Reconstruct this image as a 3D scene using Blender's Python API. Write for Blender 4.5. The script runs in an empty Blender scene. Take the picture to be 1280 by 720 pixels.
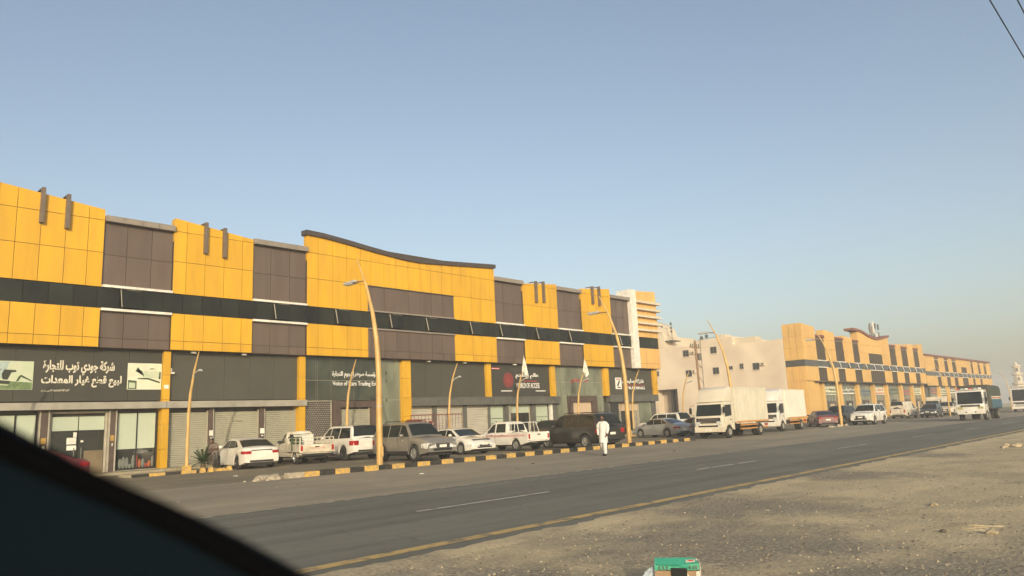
import bpy, bmesh, math, random
from mathutils import Vector, Matrix, noise
random.seed(7)
R = math.radians; PI = math.pi
scn = bpy.context.scene
COL = scn.collection

# ------------------------------------------------------------------ camera
EYE = Vector((0, 0, 1.6))
cam_d = bpy.data.cameras.new('camera'); cam = bpy.data.objects.new('camera', cam_d); COL.objects.link(cam)
def cam_axes(f=930.0, hd=168.8, roll=2.6, yaw=42.96):
    p = math.atan(hd / f); r = R(roll); a = R(yaw)
    fw = Vector((math.cos(a) * math.cos(p), math.sin(a) * math.cos(p), math.sin(p)))
    rt = Vector((math.sin(a), -math.cos(a), 0)); up = rt.cross(fw)
    return math.cos(r) * rt - math.sin(r) * up, math.sin(r) * rt + math.cos(r) * up, fw
CX, CY, CF = cam_axes()
cam.matrix_world = Matrix(((CX.x, CY.x, -CF.x, EYE.x), (CX.y, CY.y, -CF.y, EYE.y), (CX.z, CY.z, -CF.z, EYE.z), (0, 0, 0, 1)))
cam_d.sensor_width = 36; cam_d.lens = 36 * 930 / 1280
cam_d.clip_start = 0.02; cam_d.clip_end = 6000
cam_d.dof.use_dof = True; cam_d.dof.focus_distance = 45; cam_d.dof.aperture_fstop = 3.0
scn.camera = cam

# ------------------------------------------------------------------ light
SUN_AZ = 51.0 + 180.0      # direction the light comes from, degrees counter-clockwise from +X
SUN_EL = 14.5
w = bpy.data.worlds.new('World'); scn.world = w; w.use_nodes = True
nt = w.node_tree; bg = nt.nodes['Background']; sky = nt.nodes.new('ShaderNodeTexSky')
sky.sky_type = 'NISHITA'; sky.sun_disc = False
sky.sun_elevation = R(SUN_EL); sky.sun_rotation = R(90 - SUN_AZ)
sky.air_density = 1.0; sky.dust_density = 3.2; sky.ozone_density = 0.7; sky.altitude = 0
hs_ = nt.nodes.new('ShaderNodeHueSaturation'); hs_.inputs['Saturation'].default_value = 0.9
nt.links.new(sky.outputs[0], hs_.inputs['Color']); nt.links.new(hs_.outputs[0], bg.inputs[0]); bg.inputs[1].default_value = 0.15
sl = bpy.data.lights.new('sun', 'SUN'); sun = bpy.data.objects.new('sun', sl); COL.objects.link(sun)
sl.energy = 3.0; sl.angle = R(0.6); sl.color = (1.0, 0.89, 0.66)
sun.rotation_euler = Vector((math.cos(R(SUN_AZ)) * math.cos(R(SUN_EL)), math.sin(R(SUN_AZ)) * math.cos(R(SUN_EL)), math.sin(R(SUN_EL)))).to_track_quat('Z', 'Y').to_euler()
scn.view_settings.view_transform = 'Standard'; scn.view_settings.look = 'None'
scn.view_settings.exposure = 0.34; scn.view_settings.gamma = 1.0
scn.render.engine = 'CYCLES'
scn.cycles.use_denoising = True; scn.cycles.volume_bounces = 1; scn.cycles.max_bounces = 6
scn.cycles.volume_step_rate = 4

# ------------------------------------------------------------------ materials
MATS = {}
def mat(name, col, rough=0.6, metal=0.0, coat=0.0, noise_amt=0.12, noise_scale=3.0, bump=0.0, bump_scale=60.0, vary=0.0, spec=0.5, tint=None, stretch=(1, 1, 1), fine=0.0):
    if name in MATS: return MATS[name]
    m = bpy.data.materials.new(name); MATS[name] = m; m.use_nodes = True
    t = m.node_tree; N = t.nodes; L = t.links; b = N['Principled BSDF']
    b.inputs['Roughness'].default_value = rough; b.inputs['Metallic'].default_value = metal
    b.inputs['Coat Weight'].default_value = coat; b.inputs['Coat Roughness'].default_value = 0.08
    b.inputs['Specular IOR Level'].default_value = spec
    geo = N.new('ShaderNodeNewGeometry')
    mp = N.new('ShaderNodeMapping'); mp.inputs['Scale'].default_value = stretch; L.new(geo.outputs['Position'], mp.inputs[0])
    nz = N.new('ShaderNodeTexNoise'); nz.inputs['Scale'].default_value = noise_scale; nz.inputs['Detail'].default_value = 6
    L.new(mp.outputs[0], nz.inputs['Vector'])
    mx = N.new('ShaderNodeMix'); mx.data_type = 'RGBA'
    c = Vector(col[:3]); t2 = Vector(tint) if tint else c * (1 - 1.2 * noise_amt)
    mx.inputs['A'].default_value = (*[min(1, v) for v in (c * (1 + noise_amt))], 1); mx.inputs['B'].default_value = (*t2, 1)
    rp = N.new('ShaderNodeValToRGB'); rp.color_ramp.elements[0].position = 0.36; rp.color_ramp.elements[1].position = 0.68
    L.new(nz.outputs['Fac'], rp.inputs[0]); L.new(rp.outputs[0], mx.inputs['Factor'])
    out = mx.outputs['Result']
    if vary:
        oi = N.new('ShaderNodeObjectInfo'); hsv = N.new('ShaderNodeHueSaturation')
        mr = N.new('ShaderNodeMapRange'); mr.inputs['To Min'].default_value = 1 - vary; mr.inputs['To Max'].default_value = 1 + vary
        L.new(oi.outputs['Random'], mr.inputs['Value']); L.new(mr.outputs[0], hsv.inputs['Value']); L.new(out, hsv.inputs['Color']); out = hsv.outputs[0]
    L.new(out, b.inputs['Base Color'])
    if bump:
        n2 = N.new('ShaderNodeTexNoise'); n2.inputs['Scale'].default_value = bump_scale; n2.inputs['Detail'].default_value = 4
        L.new(mp.outputs[0], n2.inputs['Vector'])
        bp = N.new('ShaderNodeBump'); bp.inputs['Strength'].default_value = bump; bp.inputs['Distance'].default_value = 0.02
        L.new(n2.outputs['Fac'], bp.inputs['Height']); L.new(bp.outputs[0], b.inputs['Normal'])
    return m
def glass(name, col, rough=0.05, spec=0.8):
    return mat(name, col, rough, noise_amt=0.25, noise_scale=0.7, spec=spec)
YEL = mat('yellow_cladding', (0.60, 0.33, 0.012), 0.36, noise_amt=0.04, noise_scale=1.0, vary=0.07, tint=(0.53, 0.295, 0.02), stretch=(2.2, 2.2, 0.35))
YEL2 = mat('pale_yellow_cladding', (0.66, 0.39, 0.12), 0.5, noise_amt=0.05, noise_scale=1.0, vary=0.05, tint=(0.58, 0.35, 0.12), stretch=(2, 2, 0.35))  # paler, less saturated yellow for the louvred end and side walls
BRN = mat('brown_cladding', (0.096, 0.068, 0.053), 0.36, noise_amt=0.06, noise_scale=1.0, vary=0.08, tint=(0.12, 0.09, 0.072), stretch=(2.2, 2.2, 0.35))
SEAM = mat('panel_joint', (0.06, 0.045, 0.03), 0.8)
DKC = mat('dark_coping', (0.055, 0.045, 0.04), 0.5)
GRC = mat('grey_coping', (0.22, 0.19, 0.16), 0.55)
FIN = mat('brown_fin', (0.13, 0.10, 0.075), 0.5)
WHT = mat('white_trim', (0.66, 0.63, 0.56), 0.5)
BAND = mat('band_glass', (0.015, 0.0165, 0.012), 0.10, noise_amt=0.35, noise_scale=0.5, spec=0.28, vary=0.3)
SIGN = mat('grey_sign_panel', (0.062, 0.060, 0.044), 0.5, noise_amt=0.07, noise_scale=0.7, vary=0.03)
SIGN2 = mat('charcoal_sign_panel', (0.046, 0.044, 0.034), 0.5, noise_amt=0.06, noise_scale=0.7, vary=0.03)
LEDG = mat('light_grey_ledge', (0.30, 0.28, 0.23), 0.55, noise_amt=0.12, noise_scale=1.5)
SHUT = mat('beige_shutter', (0.36, 0.345, 0.265), 0.5, metal=0.1, noise_amt=0.08, noise_scale=0.8)
SHUTW = mat('white_shutter', (0.42, 0.39, 0.33), 0.5, noise_amt=0.08, noise_scale=0.8)
COLM = mat('brown_column', (0.085, 0.058, 0.046), 0.5)
GRYC = mat('grey_column', (0.10, 0.098, 0.085), 0.5)
FRAM = mat('beige_frame', (0.36, 0.33, 0.26), 0.45)
FILM = mat('frosted_blind', (0.42, 0.47, 0.37), 0.25, noise_amt=0.06, noise_scale=0.6)
DGL = glass('dark_glass', (0.020, 0.022, 0.018))
GGL = mat('green_glass', (0.15, 0.16, 0.115), 0.12, noise_amt=0.35, noise_scale=0.8, spec=0.7, stretch=(1, 1, 0.4))
LTXT = mat('cream_lettering', (0.62, 0.58, 0.46), 0.5, noise_amt=0.02)
WTXT = mat('white_lettering', (0.75, 0.73, 0.68), 0.5, noise_amt=0.02)
RTXT = mat('red_lettering', (0.50, 0.05, 0.06), 0.5, noise_amt=0.1)
PAPER = mat('white_notice', (0.68, 0.66, 0.58), 0.7)
BOARD = mat('beige_board', (0.50, 0.38, 0.26), 0.6, noise_amt=0.05)
PLAS = mat('beige_plaster', (0.62, 0.52, 0.395), 0.85, noise_amt=0.10, noise_scale=0.22, bump=0.3, bump_scale=6, tint=(0.53, 0.43, 0.325))
PLAS2 = mat('cream_plaster', (0.55, 0.47, 0.35), 0.85, noise_amt=0.08, noise_scale=0.4)
POLEY = mat('yellow_pole_paint', (0.50, 0.325, 0.12), 0.45, noise_amt=0.12, noise_scale=5, tint=(0.42, 0.26, 0.08), stretch=(1, 1, 0.3))
POLED = mat('rusty_pole_steel', (0.22, 0.14, 0.08), 0.7, noise_amt=0.2)
LAMP = mat('lamp_housing', (0.40, 0.40, 0.38), 0.4)
LAMPG = mat('lamp_lens', (0.55, 0.54, 0.50), 0.2)
KY = mat('kerb_yellow', (0.55, 0.33, 0.06), 0.8, noise_amt=0.16, noise_scale=9, tint=(0.34, 0.25, 0.13), bump=0.3)
KB = mat('kerb_black', (0.016, 0.016, 0.015), 0.8, noise_amt=0.2, noise_scale=9, tint=(0.045, 0.04, 0.032), bump=0.3)
KG = mat('bare_concrete', (0.36, 0.31, 0.23), 0.9, noise_amt=0.15, noise_scale=8, bump=0.4)
RUB = mat('tyre_rubber', (0.025, 0.024, 0.022), 0.85, noise_amt=0.2, noise_scale=10)
RIM = mat('alloy_rim', (0.45, 0.44, 0.42), 0.3, metal=0.7)
RIMD = mat('dark_rim', (0.07, 0.07, 0.07), 0.35, metal=0.5)
CGL = mat('car_glass', (0.016, 0.019, 0.016), 0.08, noise_amt=0.3, noise_scale=1.5, spec=0.35)
BLK = mat('black_plastic', (0.02, 0.02, 0.02), 0.55)
CHR = mat('chrome', (0.6, 0.6, 0.58), 0.15, metal=1.0)
HLT = mat('headlight_lens', (0.55, 0.55, 0.52), 0.08, noise_amt=0.3, noise_scale=14, spec=0.9)
TLT = mat('tail_light_lens', (0.30, 0.012, 0.014), 0.15, noise_amt=0.2)
SKIN = mat('dark_skin', (0.12, 0.06, 0.038), 0.55)
HAIR = mat('black_hair', (0.010, 0.008, 0.007), 0.6)
CLOTH = mat('white_cotton', (0.66, 0.645, 0.61), 0.9, noise_amt=0.06, noise_scale=5, tint=(0.54, 0.53, 0.50), bump=1.0, bump_scale=11, stretch=(1.6, 1.6, 0.5))
TEAL = mat('teal_print', (0.045, 0.30, 0.20), 0.6)

# ------------------------------------------------------------------ object helpers
def tag(o, label=None, cat=None, group=None, kind=None):
    if label: o['label'] = label
    if cat: o['category'] = cat
    if group: o['group'] = group
    if kind: o['kind'] = kind
    return o
def link(name, me, parent=None, loc=(0, 0, 0), rot=(0, 0, 0), kind=None, label=None):
    o = bpy.data.objects.new(name, me); COL.objects.link(o)
    if parent: o.parent = parent
    o.location = loc; o.rotation_euler = rot
    if kind: o['kind'] = kind
    if label: o['label'] = label
    return o
def root(name, label, cat, loc=(0, 0, 0), rz=0, group=None):
    o = bpy.data.objects.new(name, None); COL.objects.link(o)
    o.location = loc; o.rotation_euler = (0, 0, rz); o.empty_display_size = 0.3
    return tag(o, label, cat, group)
def copy_tree(o, parent=None):
    c = o.copy(); COL.objects.link(c)
    if parent: c.parent = parent
    for ch in list(o.children): copy_tree(ch, c)
    return c
class MB:
    def __init__(s): s.v = []; s.f = []; s.sm = False
    def add(s, vs, fs):
        n = len(s.v); s.v += [tuple(v) for v in vs]; s.f += [tuple(n + i for i in f) for f in fs]; return s
    def box(s, x0, x1, y0, y1, z0, z1):
        return s.add([(x0, y0, z0), (x1, y0, z0), (x1, y1, z0), (x0, y1, z0), (x0, y0, z1), (x1, y0, z1), (x1, y1, z1), (x0, y1, z1)],
                     [(0, 3, 2, 1), (4, 5, 6, 7), (0, 1, 5, 4), (1, 2, 6, 5), (2, 3, 7, 6), (3, 0, 4, 7)])
    def prism(s, pts, y0, y1):            # outline in (x,z), counter-clockwise seen from -Y
        n = len(pts); vs = [(x, y0, z) for x, z in pts] + [(x, y1, z) for x, z in pts]
        fs = [tuple(range(n)), tuple(range(2 * n - 1, n - 1, -1))] + [(i, i + n, (i + 1) % n + n, (i + 1) % n) for i in range(n)]
        return s.add(vs, fs)
    def tube(s, path, rad, seg=8, cap=True):
        P = [Vector(p) for p in path]; n = len(P)
        if not hasattr(rad, '__len__'): rad = [rad] * n
        vs = []; ref = Vector((0.37, 0.61, 0.7)).normalized()
        for i, p in enumerate(P):
            d = (P[min(i + 1, n - 1)] - P[max(i - 1, 0)]).normalized()
            a = d.cross(ref)
            if a.length < 0.1: a = d.cross(Vector((1, 0, 0)))
            a.normalize(); b = d.cross(a)
            for k in range(seg):
                t = 2 * PI * k / seg; vs.append(p + rad[i] * (math.cos(t) * a + math.sin(t) * b))
        fs = [(i * seg + k, i * seg + (k + 1) % seg, (i + 1) * seg + (k + 1) % seg, (i + 1) * seg + k) for i in range(n - 1) for k in range(seg)]
        if cap: fs += [tuple(range(seg - 1, -1, -1)), tuple((n - 1) * seg + k for k in range(seg))]
        return s.add(vs, fs)
    def ellip(s, c, r, nu=10, nv=7):
        vs = [(c[0], c[1], c[2] - r[2])]
        for j in range(1, nv):
            ph = -PI / 2 + PI * j / nv
            for i in range(nu):
                t = 2 * PI * i / nu; vs.append((c[0] + r[0] * math.cos(ph) * math.cos(t), c[1] + r[1] * math.cos(ph) * math.sin(t), c[2] + r[2] * math.sin(ph)))
        vs.append((c[0], c[1], c[2] + r[2])); fs = []
        for i in range(nu): fs.append((0, 1 + (i + 1) % nu, 1 + i))
        for j in range(nv - 2):
            for i in range(nu):
                a = 1 + j * nu; fs.append((a + i, a + (i + 1) % nu, a + nu + (i + 1) % nu, a + nu + i))
        a = 1 + (nv - 2) * nu; T = len(vs) - 1
        for i in range(nu): fs.append((a + i, a + (i + 1) % nu, T))
        return s.add(vs, fs)
    def lathe_y(s, prof, cy=0, cx=0, cz=0, seg=20):     # profile of (radius, y) turned round an axis along Y
        n = len(prof); vs = []
        for r, y in prof:
            for k in range(seg):
                t = 2 * PI * k / seg; vs.append((cx + r * math.cos(t), cy + y, cz + r * math.sin(t)))
        fs = [(i * seg + k, (i + 1) * seg + k, (i + 1) * seg + (k + 1) % seg, i * seg + (k + 1) % seg) for i in range(n - 1) for k in range(seg)]
        return s.add(vs, fs)
    def mesh(s, name, m, smooth=None, bevel=0, fix=True):
        me = bpy.data.meshes.new(name); me.from_pydata(s.v, [], s.f)
        if fix or bevel:
            bm = bmesh.new(); bm.from_mesh(me)
            if bevel: bmesh.ops.bevel(bm, geom=[e for e in bm.edges if len(e.link_faces) == 2 and e.calc_face_angle(0) > 0.5], offset=bevel, segments=2, affect='EDGES', profile=0.6)
            bmesh.ops.recalc_face_normals(bm, faces=bm.faces); bm.to_mesh(me); bm.free()
        if smooth is not None:
            me.shade_smooth(); me.set_sharp_from_angle(angle=R(smooth))
        me.materials.append(m); return me
    def obj(s, name, m, parent=None, loc=(0, 0, 0), rot=(0, 0, 0), smooth=None, bevel=0, kind=None, label=None):
        return link(name, s.mesh(name, m, smooth, bevel), parent, loc, rot, kind, label)
CACHE = {}
def boxpart(name, m, parent, x0, x1, y0, y1, z0, z1, bevel=0, label=None, kind=None):
    """a box whose mesh is shared between alike sizes"""
    key = (name, m.name, round(x1 - x0, 2), round(y1 - y0, 2), round(z1 - z0, 2), bevel)
    if key not in CACHE:
        CACHE[key] = MB().box(0, x1 - x0, 0, y1 - y0, 0, z1 - z0).mesh(name, m, bevel=bevel)
    return link(name, CACHE[key], parent, (x0, y0, z0), kind=kind, label=label)

# ------------------------------------------------------------------ lettering
AR = {}
for ch, base, dual in [('ا', 0xFE8D, 0), ('أ', 0xFE83, 0), ('ب', 0xFE8F, 1), ('ة', 0xFE93, 0), ('ت', 0xFE95, 1), ('ج', 0xFE9D, 1), ('ح', 0xFEA1, 1), ('خ', 0xFEA5, 1),
                       ('د', 0xFEA9, 0), ('ر', 0xFEAD, 0), ('ز', 0xFEAF, 0), ('س', 0xFEB1, 1), ('ش', 0xFEB5, 1), ('ص', 0xFEB9, 1), ('ط', 0xFEC1, 1), ('ع', 0xFEC9, 1),
                       ('غ', 0xFECD, 1), ('ف', 0xFED1, 1), ('ق', 0xFED5, 1), ('ك', 0xFED9, 1), ('ل', 0xFEDD, 1), ('م', 0xFEE1, 1), ('ن', 0xFEE5, 1), ('ه', 0xFEE9, 1),
                       ('و', 0xFEED, 0), ('ي', 0xFEF1, 1), ('ؤ', 0xFE85, 0)]:
    AR[ch] = (base, dual)
def arabic(s):
    out = []
    for i, ch in enumerate(s):
        if ch not in AR: out.append(ch); continue
        b, d = AR[ch]; prv = i > 0 and s[i - 1] in AR and AR[s[i - 1]][1]; nxt = d and i + 1 < len(s) and s[i + 1] in AR
        out.append(chr(b + (3 if prv and nxt else 2 if nxt else 1 if prv else 0)))
    return ''.join(out[::-1])
def lettering(name, text, m, parent, x0, x1, z0, z1, y, bold=0.02, depth=0.02):
    """flat cut letters fitted to a rectangle on a wall that faces -Y"""
    c = bpy.data.curves.new(name, 'FONT'); c.body = text; c.offset = bold; c.extrude = 0.5; c.resolution_u = 3
    t = bpy.data.objects.new(name, c); COL.objects.link(t)
    bpy.context.view_layer.update()
    me = bpy.data.meshes.new_from_object(t.evaluated_get(bpy.context.evaluated_depsgraph_get()))
    COL.objects.unlink(t); bpy.data.objects.remove(t)
    xs = [v.co.x for v in me.vertices]; ys = [v.co.y for v in me.vertices]
    ax, bx, ay, by = min(xs), max(xs), min(ys), max(ys)
    for v in me.vertices:
        X = x0 + (v.co.x - ax) / (bx - ax) * (x1 - x0); Z = z0 + (v.co.y - ay) / (by - ay) * (z1 - z0)
        v.co = (X, y - depth * (0.5 + v.co.z), Z)
    me.materials.clear(); me.materials.append(m)
    return link(name, me, parent)

# ------------------------------------------------------------------ ground, road, markings
def ground_mat(name, cols, scales, rough=0.95, bump=0.4, bscale=35, stretch=(1, 1, 1), speck=0.25, streak=None, streak_dir=(0.05, 1.2, 1), gravel=None, cracks=False):
    """several colours mixed by noise of different sizes, gravel specks, a fine bump"""
    m = bpy.data.materials.new(name); m.use_nodes = True; t = m.node_tree; N = t.nodes; L = t.links; b = N['Principled BSDF']
    b.inputs['Roughness'].default_value = rough; b.inputs['Specular IOR Level'].default_value = 0.25
    geo = N.new('ShaderNodeNewGeometry'); mp = N.new('ShaderNodeMapping'); mp.inputs['Scale'].default_value = stretch; L.new(geo.outputs['Position'], mp.inputs[0])
    out = None
    for i, c in enumerate(cols):
        if out is None:
            rgb = N.new('ShaderNodeRGB'); rgb.outputs[0].default_value = (*c, 1); out = rgb.outputs[0]; continue
        sc, lo, hi = scales[i - 1]
        nz = N.new('ShaderNodeTexNoise'); nz.noise_dimensions = '4D'; nz.inputs['W'].default_value = i * 3.3; nz.inputs['Scale'].default_value = sc; nz.inputs['Detail'].default_value = 8; nz.inputs['Roughness'].default_value = 0.6
        L.new(mp.outputs[0], nz.inputs['Vector'])
        mr = N.new('ShaderNodeMapRange'); mr.inputs['From Min'].default_value = lo; mr.inputs['From Max'].default_value = hi; L.new(nz.outputs['Fac'], mr.inputs['Value'])
        mx = N.new('ShaderNodeMix'); mx.data_type = 'RGBA'; L.new(mr.outputs[0], mx.inputs['Factor']); L.new(out, mx.inputs['A']); mx.inputs['B'].default_value = (*c, 1); out = mx.outputs['Result']
    if streak:
        mp2 = N.new('ShaderNodeMapping'); mp2.inputs['Scale'].default_value = streak_dir; L.new(geo.outputs['Position'], mp2.inputs[0])
        nz = N.new('ShaderNodeTexNoise'); nz.inputs['Scale'].default_value = 1.0; nz.inputs['Detail'].default_value = 5; L.new(mp2.outputs[0], nz.inputs['Vector'])
        mr = N.new('ShaderNodeMapRange'); mr.inputs['From Min'].default_value = 0.45; mr.inputs['From Max'].default_value = 0.72; L.new(nz.outputs['Fac'], mr.inputs['Value'])
        mx = N.new('ShaderNodeMix'); mx.data_type = 'RGBA'; L.new(mr.outputs[0], mx.inputs['Factor']); L.new(out, mx.inputs['A']); mx.inputs['B'].default_value = (*streak, 1); out = mx.outputs['Result']
    if gravel:                                   # patches of dark crushed asphalt and gravel lying in the sand
        nz = N.new('ShaderNodeTexNoise'); nz.inputs['Scale'].default_value = 0.9; nz.inputs['Detail'].default_value = 9; nz.inputs['Roughness'].default_value = 0.7; L.new(geo.outputs['Position'], nz.inputs['Vector'])
        acc = None
        for gx, gy, gr in gravel:
            vm = N.new('ShaderNodeVectorMath'); vm.operation = 'DISTANCE'; vm.inputs[1].default_value = (gx, gy, 0); L.new(geo.outputs['Position'], vm.inputs[0])
            mr = N.new('ShaderNodeMapRange'); mr.inputs['From Min'].default_value = gr; mr.inputs['From Max'].default_value = gr * 0.2; L.new(vm.outputs['Value'], mr.inputs['Value'])
            if acc is None: acc = mr.outputs[0]
            else:
                mxx = N.new('ShaderNodeMath'); mxx.operation = 'MAXIMUM'; L.new(acc, mxx.inputs[0]); L.new(mr.outputs[0], mxx.inputs[1]); acc = mxx.outputs[0]
        ad = N.new('ShaderNodeMath'); ad.operation = 'MULTIPLY_ADD'; ad.inputs[1].default_value = 2.2; L.new(nz.outputs['Fac'], ad.inputs[0]); L.new(acc, ad.inputs[2])
        mr = N.new('ShaderNodeMapRange'); mr.inputs['From Min'].default_value = 1.35; mr.inputs['From Max'].default_value = 1.95; mr.inputs['To Max'].default_value = 0.85; L.new(ad.outputs[0], mr.inputs['Value'])
        n3 = N.new('ShaderNodeTexNoise'); n3.inputs['Scale'].default_value = 22; n3.inputs['Detail'].default_value = 4; L.new(geo.outputs['Position'], n3.inputs['Vector'])
        cr_ = N.new('ShaderNodeValToRGB'); cr_.color_ramp.elements[0].position = 0.35; cr_.color_ramp.elements[0].color = (0.14, 0.12, 0.09, 1); cr_.color_ramp.elements[1].position = 0.65; cr_.color_ramp.elements[1].color = (0.34, 0.29, 0.21, 1); L.new(n3.outputs['Fac'], cr_.inputs[0])
        mx = N.new('ShaderNodeMix'); mx.data_type = 'RGBA'; L.new(mr.outputs[0], mx.inputs['Factor']); L.new(out, mx.inputs['A']); L.new(cr_.outputs[0], mx.inputs['B']); out = mx.outputs['Result']
    if cracks:                                   # thin cracks, sealed lines and stains
        for sc_, wd_, st_, rough_ in ((0.22, 0.008, 0.35, 0.5), (0.7, 0.010, 0.2, 0.6)):
            wz = N.new('ShaderNodeTexNoise'); wz.inputs['Scale'].default_value = 1.6; wz.inputs['Detail'].default_value = 4; L.new(geo.outputs['Position'], wz.inputs['Vector'])
            va = N.new('ShaderNodeVectorMath'); va.operation = 'MULTIPLY_ADD'; va.inputs[1].default_value = (0.9, 0.9, 0); L.new(wz.outputs['Color'], va.inputs[0]); L.new(geo.outputs['Position'], va.inputs[2])
            vr = N.new('ShaderNodeTexVoronoi'); vr.feature = 'DISTANCE_TO_EDGE'; vr.inputs['Scale'].default_value = sc_; L.new(va.outputs[0], vr.inputs['Vector'])
            mr = N.new('ShaderNodeMapRange'); mr.inputs['From Min'].default_value = wd_ * sc_ * 2; mr.inputs['From Max'].default_value = 0.0; mr.inputs['To Max'].default_value = st_; L.new(vr.outputs['Distance'], mr.inputs['Value'])
            mx = N.new('ShaderNodeMix'); mx.data_type = 'RGBA'; L.new(mr.outputs[0], mx.inputs['Factor']); L.new(out, mx.inputs['A']); mx.inputs['B'].default_value = (0.045, 0.042, 0.036, 1); out = mx.outputs['Result']
        sz = N.new('ShaderNodeTexNoise'); sz.inputs['Scale'].default_value = 0.9; sz.inputs['Detail'].default_value = 3; L.new(geo.outputs['Position'], sz.inputs['Vector'])
        mr = N.new('ShaderNodeMapRange'); mr.inputs['From Min'].default_value = 0.68; mr.inputs['From Max'].default_value = 0.76; mr.inputs['To Max'].default_value = 0.4; L.new(sz.outputs['Fac'], mr.inputs['Value'])
        mx = N.new('ShaderNodeMix'); mx.data_type = 'RGBA'; L.new(mr.outputs[0], mx.inputs['Factor']); L.new(out, mx.inputs['A']); mx.inputs['B'].default_value = (0.06, 0.056, 0.048, 1); out = mx.outputs['Result']
    vo = N.new('ShaderNodeTexNoise'); vo.inputs['Scale'].default_value = bscale; vo.inputs['Detail'].default_value = 3; L.new(mp.outputs[0], vo.inputs['Vector'])
    mr = N.new('ShaderNodeMapRange'); mr.inputs['From Min'].default_value = 0.3; mr.inputs['From Max'].default_value = 0.7; mr.inputs['To Min'].default_value = 1 - speck; mr.inputs['To Max'].default_value = 1 + speck; L.new(vo.outputs['Fac'], mr.inputs['Value'])
    hs = N.new('ShaderNodeHueSaturation'); L.new(mr.outputs[0], hs.inputs['Value']); L.new(out, hs.inputs['Color']); L.new(hs.outputs[0], b.inputs['Base Color'])
    bp = N.new('ShaderNodeBump'); bp.inputs['Strength'].default_value = bump; bp.inputs['Distance'].default_value = 0.03; L.new(vo.outputs['Fac'], bp.inputs['Height']); L.new(bp.outputs[0], b.inputs['Normal'])
    return m
SAND = ground_mat('sand_and_gravel', [(0.50, 0.405, 0.25), (0.45, 0.365, 0.225), (0.36, 0.30, 0.19), (0.55, 0.45, 0.285)],
                  [(0.35, 0.42, 0.62), (0.55, 0.50, 0.64), (0.9, 0.58, 0.75)], bump=0.6, bscale=20, speck=0.15, gravel=[(8.8, 4.9, 3.4), (8.0, 2.0, 2.6), (12.5, 6.4, 3.0), (5.0, 6.0, 3.0), (11.0, 0.8, 2.0), (19, 6.9, 2.6), (27, 7.1, 2.2)])
ROADM = ground_mat('worn_asphalt', [(0.19, 0.182, 0.145), (0.162, 0.156, 0.125), (0.245, 0.228, 0.175)],
                   [(0.5, 0.4, 0.7), (0.25, 0.55, 0.8)], bump=0.25, bscale=70, speck=0.12, streak=(0.125, 0.122, 0.102), cracks=True)
SHOUL = ground_mat('dusty_shoulder', [(0.31, 0.265, 0.19), (0.255, 0.22, 0.16), (0.38, 0.32, 0.225)],
                   [(0.4, 0.42, 0.65), (0.2, 0.5, 0.75)], bump=0.3, bscale=40, speck=0.14, streak=(0.23, 0.205, 0.155), streak_dir=(0.08, 0.7, 1))
LOTM = ground_mat('parking_asphalt', [(0.231, 0.199, 0.137), (0.168, 0.150, 0.107), (0.294, 0.248, 0.165)],
                  [(0.35, 0.42, 0.66), (0.6, 0.56, 0.75)], bump=0.3, bscale=45, speck=0.14)
PAVE = ground_mat('pavement_concrete', [(0.375, 0.322, 0.214), (0.275, 0.238, 0.165)], [(0.8, 0.4, 0.7)], bump=0.2, bscale=30, speck=0.12)

def fr(v, k=1.0, s=0.0): return noise.noise(Vector((v * k, s, 3.1)))
def ground_z(x, y):
    if y > 7.3: return 0.0
    f = min(1, (7.3 - y) / 1.0)
    z = 0.045 * noise.noise(Vector((x * 0.45, y * 0.6, 1))) + 0.02 * noise.noise(Vector((x * 1.6, y * 1.9, 2))) + 0.009 * noise.noise(Vector((x * 6, y * 6, 5)))
    return f * (z - 0.015)
def axis(segs):
    a = []
    for lo, hi, st in segs:
        v = lo
        while v < hi - 1e-6: a.append(v); v += st
    a.append(segs[-1][1]); return a
xs = axis([(-1500, -100, 350), (-100, -5, 19), (-5, 2, 1), (2, 14, 0.09), (14, 40, 0.35), (40, 100, 2), (100, 300, 20), (300, 2900, 325)])
ys = axis([(-1500, -100, 350), (-100, -10, 15), (-10, 0, 0.8), (0, 3, 0.25), (3, 7.4, 0.09), (7.4, 60, 4), (60, 2660, 325)])
mb = MB(); nx = len(xs)
mb.v = [(x, y, ground_z(x, y) if -5 < x < 100 else 0) for y in ys for x in xs]
mb.f = [(j * nx + i, j * nx + i + 1, (j + 1) * nx + i + 1, (j + 1) * nx + i) for j in range(len(ys) - 1) for i in range(nx - 1)]
me = bpy.data.meshes.new('ground'); me.from_pydata(mb.v, [], mb.f); me.shade_smooth(); me.materials.append(SAND)
link('ground', me, kind='structure')

def strip(name, m, x0, x1, f0, f1, z, step=1.0, far=900):
    """a sheet along the road between two (ragged) edges y = f0(x), f1(x)"""
    X = axis([(x0, min(x1, 120), step)] + ([(min(x1, 120), x1, 30)] if x1 > 120 else []))
    v = []; f = []
    for x in X: v += [(x, f0(x), z), (x, f1(x), z)]
    for i in range(len(X) - 1): f.append((2 * i, 2 * i + 2, 2 * i + 3, 2 * i + 1))
    b = MB().add(v, f); return b.obj(name, m, kind='structure')
strip('road', ROADM, -60, 1400, lambda x: 7.55 + 0.10 * fr(x, 2.3) + 0.13 * fr(x, 0.6), lambda x: 15.25 + 0.12 * fr(x, 0.7, 5), 0.012, 0.25)
dv = []; dX = axis([(-60, 120, 0.12), (120, 300, 5)])
for x in dX:
    e = 7.66 + 0.20 * fr(x, 0.9, 11) + 0.14 * fr(x, 3.1, 12) + 0.06 * fr(x, 9, 13); dv += [(x, 6.9, -0.05), (x, 7.25, 0.004 + 0.012 * fr(x, 1.3, 4)), (x, 7.5, 0.020), (x, e, 0.0205)]
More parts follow.
